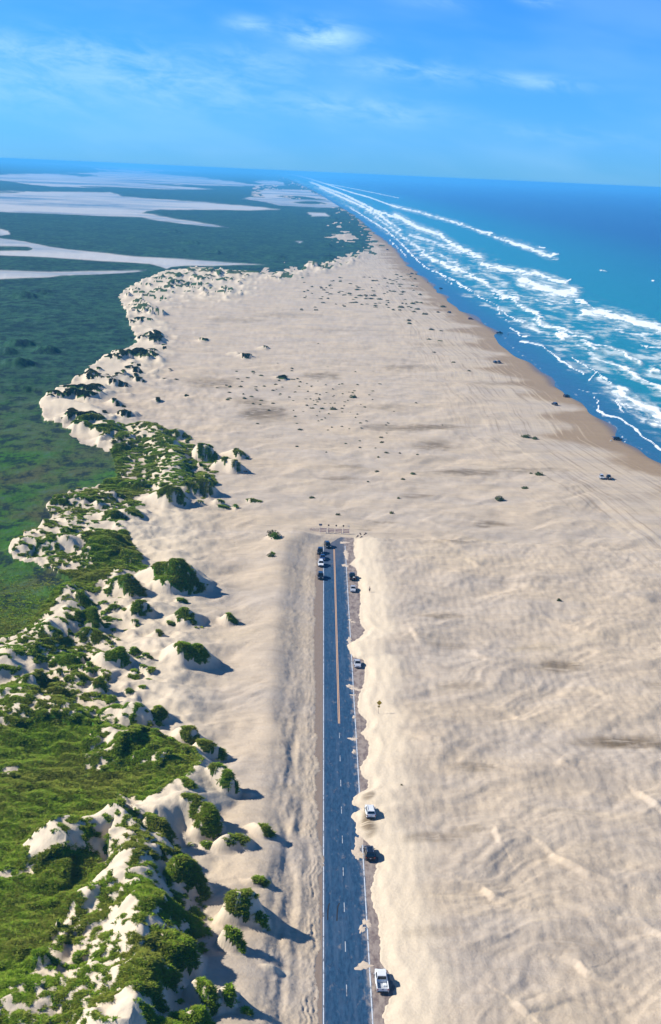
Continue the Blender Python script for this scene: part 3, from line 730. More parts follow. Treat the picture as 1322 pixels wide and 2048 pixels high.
# ------------------------------------------------------------------ the sea
SEA_Z = -1.30
FOAM = [([(783, 411), (833, 423), (915, 446), (964, 464), (1026, 487), (1079, 505), (1112, 516)], 3.2, .8), ([(1010, 480), (1060, 496), (1100, 512)], 6, .7),
        ([(700, 384), (740, 395), (783, 411)], 2.2, .8), ([(640, 365), (700, 376), (760, 388), (798, 396)], 1.2, .75),
        ([(962, 528), (1010, 540), (1067, 547), (1100, 556), (1130, 566)], 5.5, 1.0), ([(1040, 560), (1080, 574), (1110, 584), (1146, 586)], 10, 1.0), ([(1020, 585), (1070, 600), (1140, 607)], 9, .5),
        ([(1141, 599), (1158, 603), (1173, 605)], 3, .95), ([(1173, 607), (1190, 618)], 2.5, .8), ([(1165, 625), (1205, 627), (1250, 637), (1290, 650), (1340, 668), (1420, 700)], 9, 1.0), ([(1230, 655), (1322, 685)], 9, .5),
        ([(790, 430), (835, 455), (880, 470), (905, 490), (964, 517)], 6, .85), ([(820, 470), (870, 485), (920, 505)], 8, .55), ([(845, 508), (880, 525), (915, 540), (975, 567)], 4.5, .95), ([(860, 500), (900, 520), (935, 540)], 6, .55),
        ([(960, 560), (1000, 585), (1040, 605)], 9, .6), ([(985, 590), (1030, 600), (1042, 606)], 3, .9), ([(1042, 614), (1070, 628), (1083, 642)], 4, .95), ([(1065, 640), (1095, 652), (1133, 671), (1182, 673)], 4, .95), ([(1040, 640), (1090, 665), (1130, 690)], 10, .5),
        ([(1169, 685), (1200, 692), (1243, 706), (1284, 728)], 3.5, 1.0), ([(1150, 690), (1190, 710), (1240, 735)], 8, .55), ([(1227, 728), (1250, 742), (1285, 760), (1340, 785)], 5, 1.0), ([(1240, 780), (1262, 790), (1285, 812), (1340, 850)], 8, .95), ([(1200, 760), (1250, 800), (1300, 840)], 14, .5),
        ([(833, 519), (846, 532), (874, 545), (910, 562), (944, 582)], 1.5, .95), ([(870, 540), (895, 562), (930, 578), (975, 600)], 1.3, .85), ([(950, 590), (993, 612), (1010, 628), (1045, 645)], 1.6, .9), ([(995, 618), (1000, 632), (1018, 645)], 1.3, .9),
        ([(1022, 655), (1046, 673), (1060, 672)], 2, .95), ([(1040, 683), (1087, 692), (1096, 700), (1120, 722), (1145, 736), (1165, 749)], 2, .95), ([(1145, 716), (1165, 730), (1190, 745), (1180, 760)], 2, .9), ([(1195, 745), (1222, 765)], 2.2, .9),
        ([(1182, 794), (1192, 805), (1198, 819)], 1.4, .9), ([(1198, 819), (1222, 832), (1247, 843), (1288, 872), (1322, 897), (1400, 940)], 2.3, .95), ([(1155, 776), (1180, 786), (1200, 788)], 1.8, .7), ([(1228, 800), (1240, 812), (1250, 824)], 2.5, .9),
        ([(1200, 542), (1212, 543)], 2, 1.0), ([(1302, 562), (1308, 562)], 2, .9), ([(1306, 732), (1318, 742)], 3.5, .95), ([(1140, 560), (1128, 566)], 2, 1), ([(955, 462), (985, 466)], 2, .9), ([(1078, 494), (1092, 497)], 1.8, .9), ([(1105, 508), (1118, 508)], 2, .9), ([(1142, 522), (1146, 522)], 1.2, .8),
        ([(1290, 690), (1340, 700)], 3, .7), ([(560, 345), (600, 352), (640, 364), (700, 384)], 1.6, .9), ([(640, 375), (700, 402), (760, 430), (800, 460)], 3.2, .85), ([(620, 364), (690, 390), (750, 420), (790, 435)], 3.0, .9), ([(700, 415), (740, 440), (775, 462), (800, 485), (833, 519)], 2.5, .8),
        ([(740, 425), (800, 470), (850, 505)], 5, .6), ([(780, 480), (800, 500), (815, 515)], 2, .8), ([(1238, 868), (1250, 880), (1252, 888)], 1, .4)]
dsv = np.concatenate([np.array([9000, 5000, 3000, 2000, 1400, 1000]), np.arange(900, 62, -2.0), np.arange(62, 12, -1.0), np.array([11, 10, 9, 8, 7, 6, 5, 4, 3, 2.2, 1.5])])
SY = np.concatenate([[-900, -200], 351600.0 / dsv - 31.4])
us = np.concatenate([np.linspace(-0.12, -0.002, 60), np.arange(0.0, 0.30, 0.0010), np.linspace(0.303, 0.4, 12), np.linspace(0.5, 6.0, 30)])
WX, WY = fan(SY, us)
wsh = np.interp(WY, SH_Y, SH_X)
kv = WX > wsh - 22 - WY * 0.002
kk = kv[:-1, :-1] | kv[1:, 1:]
kv2 = kv.copy(); kv2[:-1, :-1] |= kk; kv2[1:, 1:] |= kk; kv2[1:, :-1] |= kk; kv2[:-1, 1:] |= kk
x, y = WX[kv2], WY[kv2]
PX, PY = seen(x, y, SEA_Z)
sc_ = np.clip((PY - 345) / 220, 0.06, 2.2)
px = PX + 9 * sc_ * fbm(x / 16.0, y / 60.0, 4, 201, .6)
py = PY + 5 * sc_ * fbm(x / 16.0, y / 46.0, 4, 203, .6)
foam = np.zeros(x.shape)
crest = np.zeros(x.shape)
tail = np.zeros(x.shape)
for L, wd, k in FOAM:
    L = np.array(L, float)
    m = (px > L[:, 0].min() - 50) & (px < L[:, 0].max() + 50) & (py > L[:, 1].min() - 40) & (py < L[:, 1].max() + 40)
    if not m.any():
        continue
    kk_ = .35 if wd < 3 else 1.0
    d = seg_dist(PX[m] + kk_ * (px[m] - PX[m]), PY[m] + kk_ * (py[m] - PY[m]), L, closed=False)
    f = np.exp(-(d / (wd * 0.72)) ** 2) * k
    foam[m] = np.maximum(foam[m], f)
    if wd > 3:
        tail[m] = np.maximum(tail[m], np.exp(-(d / (wd * 1.9)) ** 2) * k * .72)
    if k > .8:
        crest[m] = np.maximum(crest[m], np.exp(-(d / (wd * 1.2)) ** 2))
ds = x - np.interp(y, SH_Y, SH_X)
dsm = x - np.interp(y, _ys, _xs)
# lace left behind by the breakers in the surf zone
zone = sst(dsm, 4, 30) * (1 - sst(dsm, 120, 215))
lace = zone * (0.30 + 0.42 * fbm(x / 22.0, y / 70.0, 4, 211, .6))
foam2 = np.clip(np.maximum(lace, tail), 0, 1)
edge = np.exp(-((ds - 2 - 2.0 * fbm(x / 8.0, y / 10.0, 3, 213)) / 1.1) ** 2) * 0.35
swell = 0.35 * fbm(dsm / 26.0, y / 260.0, 3, 215) * sst(dsm, 20, 120) + 0.08 * fbm(x / 5.0, y / 7.0, 3, 217) * sst(ds, 5, 30)
z = SEA_Z + swell + 0.8 * crest * sst(ds, 10, 60) * np.exp(-y / 6000)
def backw(v):
    o = np.zeros(WX.shape); o[kv2] = v
    return o
m_sea, nb, p, out = mat('sea_water')
geo = nb.n('ShaderNodeNewGeometry').outputs['Position']
fo, la, dd = nb.attr('foam'), nb.attr('lace'), nb.attr('offshore')
szs = nb.n('ShaderNodeSeparateXYZ'); nb.put(szs.inputs[0], geo)
tone = nb.noise(nb.mapping(geo, (1 / 500, 1 / 900, 0)), 1.0, 4.0, 0.6)
shal = nb.mix(nb.ramp(dd, 0.0, 60.0), (0.022, 0.09, 0.155), (0.0, 0.185, 0.200))
deep = nb.mix(nb.ramp(dd, 140.0, 800.0, smooth=True), shal, (0.001, 0.020, 0.112))
deep = nb.mix(nb.ramp(nb.m('ADD', dd, nb.m('MULTIPLY', tone, 1200)), 900.0, 4000.0), deep, (0.001, 0.022, 0.125))
chop = nb.noise(nb.mapping(geo, (1 / 9, 1 / 26, 0), (0, 0, R(-10))), 1.0, 6.0, 0.68)
deep = nb.mix(nb.ramp(chop, 0.42, 0.72, 0, 0.28), deep, (0.0, 0.125, 0.17))
ln1 = nb.noise(nb.mapping(geo, (1 / 13.0, 1 / 16.0, 0), (0, 0, R(-8))), 1.0, 6.0, 0.64)
ln2 = nb.noise(nb.mapping(geo, (1 / 14.0, 1 / 60.0, 0), (0, 0, R(-8))), 1.0, 5.0, 0.6)
solid = nb.ramp(nb.m('ADD', fo, nb.m('MULTIPLY', nb.m('SUBTRACT', ln1, 0.5), 1.0)), 0.26, 0.66)
lacy = nb.m('MULTIPLY', nb.ramp(nb.m('ADD', la, nb.m('MULTIPLY', nb.m('SUBTRACT', ln1, 0.5), 1.3)), 0.22, 0.62), nb.ramp(ln2, 0.34, 0.6, 0.25, 1))
fm_ = nb.m('MAXIMUM', solid, nb.m('MULTIPLY', lacy, 0.62))
nb.put(p.inputs['Base Color'], nb.mix(fm_, deep, (0.78, 0.84, 0.86)))
nb.put(p.inputs['Roughness'], nb.ramp(fm_, 0, 1, 0.28, 0.85))
p.inputs['IOR'].default_value = 1.33
wb = nb.m('ADD', nb.m('MULTIPLY', chop, 0.8), nb.m('MULTIPLY', ln1, 0.35))
nb.put(p.inputs['Normal'], nb.bump(wb, nb.ramp(szs.outputs[1], 500, 9000, 0.6, 0.2), 1.2))
sea = grid_mesh('sea', WX, WY, backw(z), {'foam': backw(np.clip(foam + edge, 0, 1)), 'lace': backw(foam2), 'offshore': backw(np.clip(dsm, -50, 30000))}, m_sea, kk)
sea['kind'] = 'structure'

# a floor under everything out to the horizon
# ------------------------------------------------------------------ helpers for things
def link(o):
    S.collection.objects.link(o)
    return o


def newobj(name, bm, material, parent=None, smooth=False):
    me = bpy.data.meshes.new(name)
    bm.normal_update()
    bm.to_mesh(me); bm.free()
    if smooth:
        me.polygons.foreach_set('use_smooth', [True] * len(me.polygons))
    me.materials.append(material)
    o = link(bpy.data.objects.new(name, me))
    if parent is not None:
        o.parent = parent
    return o


def tag(o, label, cat, group=None):
    o['label'] = label; o['category'] = cat
    if group:
        o['group'] = group
    return o


def empty(name, x, y, z, rz=0.0, sc=1.0):
    o = link(bpy.data.objects.new(name, None))
    o.location = (x, y, z); o.rotation_euler = (0, 0, rz); o.scale = (sc, sc, sc)
    o.empty_display_size = 0.3
    return o


def copy_tree(o, parent=None):
    c = link(o.copy()); c.parent = parent
    for ch in list(o.children):
        copy_tree(ch, c)
    return c


def ground(x, y):
    r = height(np.array([float(x)]), np.array([float(y)]))
    return float(r[0][0])


def box(bm, c, s, bev=0.0, rot=None):
    r = bmesh.ops.create_cube(bm, size=1.0)
    vs = r['verts']
    for v in vs:
        v.co = Vector((v.co.x * s[0], v.co.y * s[1], v.co.z * s[2]))
    if bev:
        es = list({e for v in vs for e in v.link_edges})
        rr = bmesh.ops.bevel(bm, geom=es, offset=bev, segments=1, affect='EDGES')
        vs = list({v for f in rr['faces'] for v in f.verts} | {v for v in vs if v.is_valid})
    M = Matrix.Translation(Vector(c)) @ (rot.to_4x4() if rot is not None else Matrix.Identity(4))
    for v in vs:
        v.co = M @ v.co
    return vs


def cyl(bm, p0, p1, r, seg=10, r2=None):
    p0, p1 = Vector(p0), Vector(p1)
    d = p1 - p0
    q = d.to_track_quat('Z', 'Y').to_matrix().to_4x4()
    bmesh.ops.create_cone(bm, cap_ends=True, segments=seg, radius1=r, radius2=r if r2 is None else r2, depth=d.length,
                          matrix=Matrix.Translation((p0 + p1) / 2) @ q)


def loft(bm, prof, bev=0.0):
    """side outline (y, z, half width) closed loop -> solid"""
    a = [bm.verts.new((-w, y, z)) for y, z, w in prof]
    c = [bm.verts.new((w, y, z)) for y, z, w in prof]
    n = len(prof)
    fs = []
    for i in range(n):
        j = (i + 1) % n
        fs.append(bm.faces.new((a[i], a[j], c[j], c[i])))
    fs.append(bm.faces.new(a[::-1])); fs.append(bm.faces.new(c))
    bmesh.ops.recalc_face_normals(bm, faces=fs)
    if bev:
        es = list({e for f in fs for e in f.edges})
        bmesh.ops.bevel(bm, geom=es, offset=bev, segments=2, affect='EDGES')


# ------------------------------------------------------------------ road
m_road, nb, p, out = mat('asphalt')
geo = nb.n('ShaderNodeNewGeometry').outputs['Position']
sr = nb.n('ShaderNodeSeparateXYZ'); nb.put(sr.inputs[0], geo)
n1 = nb.noise(nb.mapping(geo, (2.2, 0.5, 0)), 1.0, 6.0, 0.7)
n2 = nb.noise(nb.mapping(geo, (1 / 1.1, 1 / 16, 0)), 1.0, 4.0, 0.6)
n3 = nb.noise(nb.mapping(geo, (1 / 4, 1 / 5, 0)), 1.0, 5.0, 0.65)
asp = nb.mix(nb.ramp(n1, 0.3, 0.7), (0.010, 0.040, 0.095), (0.026, 0.082, 0.165))
asp = nb.mix(nb.ramp(n2, 0.45, 0.7, 0, 0.5), asp, (0.060, 0.11, 0.19))
# sun-bleached, sandy end of the road and shoulders
endf = nb.ramp(nb.m('ADD', sr.outputs[1], nb.m('MULTIPLY', n3, 30)), 415.0, 470.0)
sh_l = nb.ramp(sr.outputs[0], XL - 0.15, XL - 0.25)
sh_r = nb.ramp(sr.outputs[0], XR + 0.15, XR + 0.30)
shc = nb.mix(nb.ramp(n1, 0.3, 0.7), (0.155, 0.115, 0.088), (0.19, 0.150, 0.125))
shr = nb.mix(nb.ramp(n1, 0.3, 0.7), (0.125, 0.098, 0.100), (0.165, 0.130, 0.122))
asp = nb.mix(nb.m('MULTIPLY', endf, 0.55), asp, (0.135, 0.120, 0.125))
asp = nb.mix(sh_l, asp, shc)
asp = nb.mix(sh_r, asp, shr)
# wind-blown sand lying thin over the right lane edge
dn = nb.noise(nb.mapping(geo, (1 / 1.2, 1 / 3.0, 0)), 1.0, 6.0, 0.7)
nearr = nb.m('MULTIPLY', nb.ramp(sr.outputs[0], XR - 1.5, XR + 0.2), 0.22)
dust = nb.ramp(nb.m('ADD', dn, nearr), 0.56, 0.84)
cs = nb.noise(nb.mapping(geo, (1 / 5.0, 1.2, 0)), 1.0, 5.0, 0.7)
cross = nb.m('MULTIPLY', nb.ramp(cs, 0.66, 0.76), nb.ramp(sr.outputs[0], XC - 1.0, XC + 1.2))
dust = nb.m('MAXIMUM', dust, nb.m('MULTIPLY', cross, 0.6))
nearl = nb.ramp(nb.m('ADD', sr.outputs[0], nb.m('MULTIPLY', dn, 0.8)), XL + 0.9, XL + 0.2)
dust = nb.m('MAXIMUM', dust, nb.m('MULTIPLY', nearl, 0.30))
asp = nb.mix(nb.m('MULTIPLY', dust, 0.75), asp, (0.36, 0.31, 0.27))
nb.put(p.inputs['Base Color'], asp)
p.inputs['Roughness'].default_value = 0.9
p.inputs['Specular IOR Level'].default_value = 0.15
nb.put(p.inputs['Normal'], nb.bump(n1, 0.3, 0.05))

bm = bmesh.new()
ys = list(np.linspace(-60, ROAD_END + 6, 70))
x0, x1 = XL - 4.2, XR + 6.5
rows = [[bm.verts.new((x, y, 0.0)) for x in (x0, XL, XC, XR, x1)] for y in ys]
for i in range(len(ys) - 1):
    for j in range(4):
        bm.faces.new((rows[i][j], rows[i][j + 1], rows[i + 1][j + 1], rows[i + 1][j]))
road = newobj('road', bm, m_road)
road['kind'] = 'structure'


def paint(name, col, wear=0.55):
    m, nb, p, out = mat(name)
    geo = nb.n('ShaderNodeNewGeometry').outputs['Position']
    n = nb.noise(nb.mapping(geo, (3.0, 0.7, 0)), 1.0, 5.0, 0.7)
    nb.put(p.inputs['Base Color'], nb.mix(nb.ramp(n, wear, wear + 0.12), col, (0.12, 0.13, 0.15)))
    p.inputs['Roughness'].default_value = 0.7
    return m


m_white = paint('worn_white_paint', (0.55, 0.62, 0.70), .52)
m_dash = paint('faded_dash_paint', (0.40, 0.45, 0.50), .50)
m_yel = paint('worn_yellow_paint', (0.70, 0.43, 0.22), .60)
m_skid = simple('rubber_mark', (0.006, 0.008, 0.016), 0.9)


def strip(name, pts, w, m, z=0.004):
    bm = bmesh.new()
    prev = None
    for i, (x, y) in enumerate(pts):
        j0, j1 = max(i - 1, 0), min(i + 1, len(pts) - 1)
        d = Vector((pts[j1][0] - pts[j0][0], pts[j1][1] - pts[j0][1])).normalized()
        n = Vector((-d.y, d.x)) * w / 2
        c = (bm.verts.new((x + n.x, y + n.y, z)), bm.verts.new((x - n.x, y - n.y, z)))
        if prev:
            bm.faces.new((prev[0], prev[1], c[1], c[0]))
        prev = c
    return newobj(name, bm, m, road)


yl = [y for y in np.linspace(-40, ROAD_END + 2, 40)]
strip('edge_line', [(XL, y) for y in yl], 0.15, m_white)
rl = at(690, 1092)[1]
strip('edge_line', [(XR, y) for y in yl if y < rl] + [(XR, rl)], 0.17, m_white)
y0, y1 = at(680, 1447)[1], at(670, 1098)[1]
for o_ in (-0.15, 0.15):
    strip('centre_line', [(XC + o_, y) for y in np.linspace(y0, y1, 12)], 0.14, m_yel)
yd = at(693, 1992.4)[1]
k = -16
while True:
    ya = yd + 12.19 * k
    if ya > y0 - 1.5:
        break
    if ya > 0:
        strip('lane_dash', [(XC, ya), (XC, ya + 3.05)], 0.13, m_dash)
    k += 1
for L in ([(659.3, 1806), (657, 1812), (655.8, 1822), (655.2, 1840)], [(679, 1806), (676, 1812), (674.4, 1824), (673.8, 1842)]):
    strip('skid_mark', [at(a_, b_) for a_, b_ in L], 0.22, m_skid)
# small loose drifts of sand on the asphalt: low lenses
m_drift = simple('drifted_sand', (0.54, 0.45, 0.35), 0.95, var=.08, scale=2.0)
def drift(px, py, a, bb, rot=0.0, h=0.05):
    x, y = at(px, py)
    bm = bmesh.new()
    n = 44
    rings = []
    rr = random.Random(int(px * 7 + py))
    ph = [rr.uniform(0, 6.28) for _ in range(3)]
    for t, hz in ((1.0, 0.002), (0.7, h * .6), (0.35, h)):
        ring = []
        for i in range(n):
            q = 2 * math.pi * i / n
            f = 1 + .24 * math.sin(2 * q + ph[0]) + .20 * math.sin(3 * q + ph[1]) + .16 * math.sin(5 * q + ph[2]) + .10 * math.sin(9 * q + ph[0]) + .07 * math.sin(13 * q)
            ring.append(bm.verts.new((a * t * f * math.cos(q), bb * t * f * math.sin(q), hz)))
        rings.append(ring)
    for r0, r1 in zip(rings, rings[1:]):
        for i in range(n):
            bm.faces.new((r0[i], r0[(i + 1) % n], r1[(i + 1) % n], r1[i]))
    bm.faces.new(rings[-1])
    o = newobj('sand_drift', bm, m_drift, smooth=True)
    o.location = (x, y, 0.005); o.rotation_euler = (0, 0, rot)
    return o
drifts = [(699, 1281, .7, 2.2, 0), (700, 1372, .8, 1.2, .3), (711, 1378, 1.3, .9, -.3), (706, 1390, .6, .5, 0), (708, 1503, .42, 1.0, 0), (724, 1858, .5, 1.2, -.3), (734, 1846, .6, 1.3, .1), (706, 1244, .5, .8, 0.4), (692, 1105, .9, 2.0, 0),
          (693, 1112, .8, 3.0, 0), (690, 1131, 1.0, 1.6, 0), (717, 1690, .9, 4.0, -.1), (708, 1434, .4, .8, .2), (700, 1240, .5, .8, 0), (706, 1478, .8, 1.0, .3), (688, 1085, 1.4, 1.4, 0.2), (715, 1706, 1.0, 1.6, 0), (727, 1932, 1.3, 1.0, 0)]
dl = ['small bright sand tongue on the right lane edge above the silver sedan', 'white oval sand drift on the lane edge left of the yellow sign', 'curling sand drift running onto the right shoulder left of the yellow sign',
      'thin sand smear just below the curling drift', 'round white sand spot at the right edge line between sign and white car', 'pointed sand smudge inside the lane above the white pickup', 'sand splash across the right edge line above the white pickup',
      'small slanting sand streak on the edge line below the roadside person', 'pale sand dusting on the right lane near the road end', 'long pale sand dusting on the right edge line near the road end', 'bright sand patch on the right edge line level with the white car on the left',
      'long thin sand patch beside the black car on the right shoulder', 'short sand streak on the right edge line below the yellow sign', 'small sand dab on the right edge line under the roadside person', 'sand lip on the right lane two dashes above the white car',
      'sand veil across the last metres of asphalt before the barricades', 'sand wedge at the lower left of the black car', 'faint sand smear behind the hood of the white pickup']
for (a_, d_) in zip(drifts, dl):
    o = drift(*a_)
    tag(o, d_, 'sand drift', 'sand drifts blown onto the asphalt')

# ------------------------------------------------------------------ vehicles
m_tyre = simple('tyre_rubber', (0.015, 0.015, 0.016), 0.8)
m_rim = simple('alloy_rim', (0.45, 0.46, 0.48), 0.35, 0.8)
m_glass = simple('tinted_glass', (0.008, 0.011, 0.016), 0.08)
m_trim = simple('black_trim', (0.02, 0.02, 0.022), 0.6)
m_head = simple('headlight_lens', (0.6, 0.62, 0.65), 0.15)
m_tail = simple('tail_light_lens', (0.30, 0.01, 0.01), 0.25)
m_plate = simple('plate_white', (0.6, 0.6, 0.6), 0.5)
PAINTS = {'white': ((0.74, 0.78, 0.80), .3), 'silver': ((0.42, 0.45, 0.50), .3), 'black': ((0.008, 0.009, 0.012), .25), 'grey': ((0.06, 0.07, 0.08), .3),
          'blue': ((0.015, 0.035, 0.12), .25), 'red': ((0.18, 0.02, 0.02), .3), 'dark': ((0.016, 0.016, 0.02), .3)}
PM = {k: simple(k + '_car_paint', v[0], v[1], 0.0, 0.05, 0.8, 0.6) for k, v in PAINTS.items()}


def vehicle(kind, paint_, name, label, x, y, z, rz, group=None, cat=None):
    """front at local +Y, origin on the ground between the wheels"""
    m = PM[paint_]
    root = empty(name, x, y, z, rz)
    tag(root, label, cat or name.replace('_', ' '), group)
    if kind == 'pickup':
        Lh, w, zt, ground_c, wb = 2.85, 0.98, 1.12, 0.34, 1.78
        body = [(-Lh, 0.50, w * .96), (-Lh, 1.08, w * .95), (0.0, 1.10, w * .97), (1.25, 1.14, w * .96), (2.55, 1.02, w * .90), (Lh, 0.84, w * .86), (Lh, .48, w * .88), (2.3, ground_c, w), (-2.3, ground_c, w)]
        cab = [(-0.62, 1.08, .88), (-0.50, 1.78, .70), (-.30, 1.86, .69), (0.62, 1.86, .69), (.78, 1.80, .68), (1.42, 1.12, .86)]
        roofr = (-0.34, 0.64, 1.865, .66)
    elif kind == 'suv':
        Lh, w, ground_c, wb = 2.38, 0.95, 0.36, 1.42
        body = [(-Lh, 0.52, w * .92), (-Lh, 1.05, w * .93), (-1.9, 1.12, w * .96), (1.0, 1.10, w * .96), (2.1, 1.02, w * .90), (Lh, 0.84, w * .84), (Lh, .50, w * .86), (2.0, ground_c, w), (-2.0, ground_c, w)]
        cab = [(-2.22, 1.08, .86), (-2.02, 1.70, .70), (-1.85, 1.78, .69), (0.25, 1.80, .68), (.42, 1.74, .67), (1.12, 1.10, .85)]
        roofr = (-1.9, 0.28, 1.795, .66)
    else:
        Lh, w, ground_c, wb = 2.35, 0.91, 0.26, 1.38
        body = [(-Lh, 0.45, w * .90), (-Lh, .90, w * .88), (-1.6, 1.0, w * .93), (1.1, .96, w * .95), (2.0, .86, w * .88), (Lh, 0.66, w * .80), (Lh, .40, w * .82), (2.0, ground_c, w), (-2.0, ground_c, w)]
        cab = [(-1.72, .97, .80), (-1.0, 1.38, .62), (-.85, 1.42, .61), (0.15, 1.44, .61), (.30, 1.40, .60), (1.18, .95, .80)]
        roofr = (-.9, 0.2, 1.435, .58)
    bm = bmesh.new(); loft(bm, body, 0.05)
    if kind == 'pickup':
        # hollow the bed: cut by building walls on a lowered floor instead of a solid
        bm.free(); bm = bmesh.new()
        loft(bm, [(-0.62, 0.45, w * .97), (-0.62, 1.10, w * .97), (1.25, 1.14, w * .96), (2.55, 1.02, w * .90), (Lh, 0.84, w * .86), (Lh, .48, w * .88), (2.3, ground_c, w), (-0.62, ground_c, w)], .05)
        box(bm, (0, -1.72, .52), (w * 1.9, 2.2, .22))
        for s in (-1, 1):
            box(bm, (s * w * .90, -1.72, .84), (.14, 2.2, .52), .03)
    newobj('body', bm, m, root)
    bm = bmesh.new(); loft(bm, cab, 0.03)
    newobj('cabin', bm, m, root)
    if kind == 'pickup':
        bm = bmesh.new(); box(bm, (0, -2.79, .80), (w * 1.84, .07, .58), .02)
        tg = newobj('tailgate', bm, m, root)
        bm = bmesh.new(); box(bm, (0, -2.832, .98), (.3, .02, .07)); newobj('handle', bm, m_trim, tg)
        bm = bmesh.new(); box(bm, (0, -1.70, .645), (w * 1.60, 2.08, .03)); newobj('bed_floor', bm, PM['silver'] if paint_ == 'white' else m_trim, root)
        bm = bmesh.new(); box(bm, (.42, -1.35, .78), (.55, .7, .24), .03); newobj('bed_box', bm, PM['white'], root)
    # glass sits just proud of the cabin
    def pane(name_, pts, parent=root):
        bm = bmesh.new()
        vs = [bm.verts.new(p_) for p_ in pts]
        f = bm.faces.new(vs)
        bm.normal_update()
        c = Vector((0, -.3, 1.1))
        if (f.calc_center_median() - c).dot(f.normal) < 0:
            f.normal_flip()
        n = f.normal.copy()
        r = bmesh.ops.extrude_face_region(bm, geom=[f])
        for v in [g_ for g_ in r['geom'] if isinstance(g_, bmesh.types.BMVert)]:
            v.co += n * 0.014
        bmesh.ops.recalc_face_normals(bm, faces=bm.faces[:])
        return newobj(name_, bm, m_glass, parent)

    def lerp(a_, b_, t):
        return tuple(a_[i] + (b_[i] - a_[i]) * t for i in range(3))
    def quad_from(A, B, t0, t1, inset):
        a0, a1 = lerp(A, B, t0), lerp(A, B, t1)
        return [(-(a0[2] - inset), a0[0], a0[1]), (a0[2] - inset, a0[0], a0[1]), (a1[2] - inset, a1[0], a1[1]), (-(a1[2] - inset), a1[0], a1[1])]
    pane('rear_window', quad_from(cab[0], cab[1], .18, .92, .09))
    pane('windscreen', quad_from(cab[5], cab[4], .10, .95, .08))
    split = 2 if kind != 'pickup' else 2
    yb0, yb1 = cab[0][0], cab[5][0]
    yt0, yt1 = cab[1][0], cab[4][0]
    for s in (-1, 1):
        for i in range(split + (1 if kind == 'suv' else 0)):
            nn_ = split + (1 if kind == 'suv' else 0)
            f0, f1 = .07 + .88 * i / nn_, .07 + .88 * (i + 1) / nn_ - .035
            def sp(f, zt_):
                yb = yb0 + (yb1 - yb0) * f; yt = yt0 + (yt1 - yt0) * f
                zb, ztp = cab[0][1], cab[1][1]
                zz = zb + (ztp - zb) * zt_
                hw = cab[0][2] + (cab[1][2] - cab[0][2]) * zt_
                return (s * (hw + .004), yb + (yt - yb) * zt_, zz)
            pane('side_window', [sp(f0, .16), sp(f1, .16), sp(f1, .90), sp(f0, .90)])
    # wheels
    for sy in (-1, 1):
        for s in (-1, 1):
            bm = bmesh.new(); cyl(bm, (s * (w - .20), sy * wb, .36), (s * (w + .015), sy * wb, .36), .37, 18)
            wh = newobj('wheel', bm, m_tyre, root)
            bm = bmesh.new(); cyl(bm, (s * (w + .012), sy * wb, .36), (s * (w + .03), sy * wb, .36), .22, 12)
            newobj('rim', bm, m_rim, wh)
    hz = .80 if kind != 'sedan' else .62
    for s in (-1, 1):
        bm = bmesh.new(); box(bm, (s * w * .66, Lh - .02, hz), (.36, .12, .15), .02); newobj('headlight', bm, m_head, root)
        bm = bmesh.new(); box(bm, (s * w * .84, -Lh + .0, hz + .1), (.14, .08, .30 if kind != 'sedan' else .16), .01); newobj('tail_light', bm, m_tail, root)
        bm = bmesh.new(); box(bm, (s * (w + .10), cab[5][0] - .38, cab[0][1] + .05), (.20, .10, .15), .02); newobj('wing_mirror', bm, m, root)
    bm = bmesh.new(); box(bm, (0, Lh + .02, .50), (w * 1.66, .16, .20), .04); newobj('front_bumper', bm, m_trim if kind != 'sedan' else m, root)
    bm = bmesh.new(); box(bm, (0, -Lh - .03, .50), (w * 1.76, .18, .18), .04); newobj('rear_bumper', bm, m_trim if kind != 'sedan' else m, root)
    bm = bmesh.new(); box(bm, (0, Lh + .005, hz), (w * .8, .06, .16), .01); newobj('grille', bm, m_trim, root)
    bm = bmesh.new(); box(bm, (0, -Lh - .03, hz), (.32, .02, .15)); newobj('number_plate', bm, m_plate, root)
    if kind == 'suv':
        for s in (-1, 1):
            bm = bmesh.new(); cyl(bm, (s * .58, -1.8, 1.84), (s * .58, .15, 1.86), .025, 6); newobj('roof_rail', bm, m_trim if paint_ in ('white', 'silver') else m_rim, root)
    return root


def car_at(px, py, *a, dz=0.0, rz=0.0, sandy=False, **kw):
    """px, py: where its middle touches the ground"""
    x, y = at(px, py, dz)
    z = 0.0
    if sandy:
        z = ground(x, y)
        x, y = at(px, py, z)
        z = ground(x, y) - 0.03
    return vehicle(*a, x, y, z, rz, **kw)


def veh(kind, paint_, name, label, px, py, rz=0.0, sandy=False, group='cars parked along the road'):
    x, y = at(px, py)
    z = 0.0
    if sandy:
        z = ground(x, y)
        x, y = at(px, py, z)
        z = ground(x, y) - 0.03
    return vehicle(kind, paint_, name, label, x, y, z, rz, group)


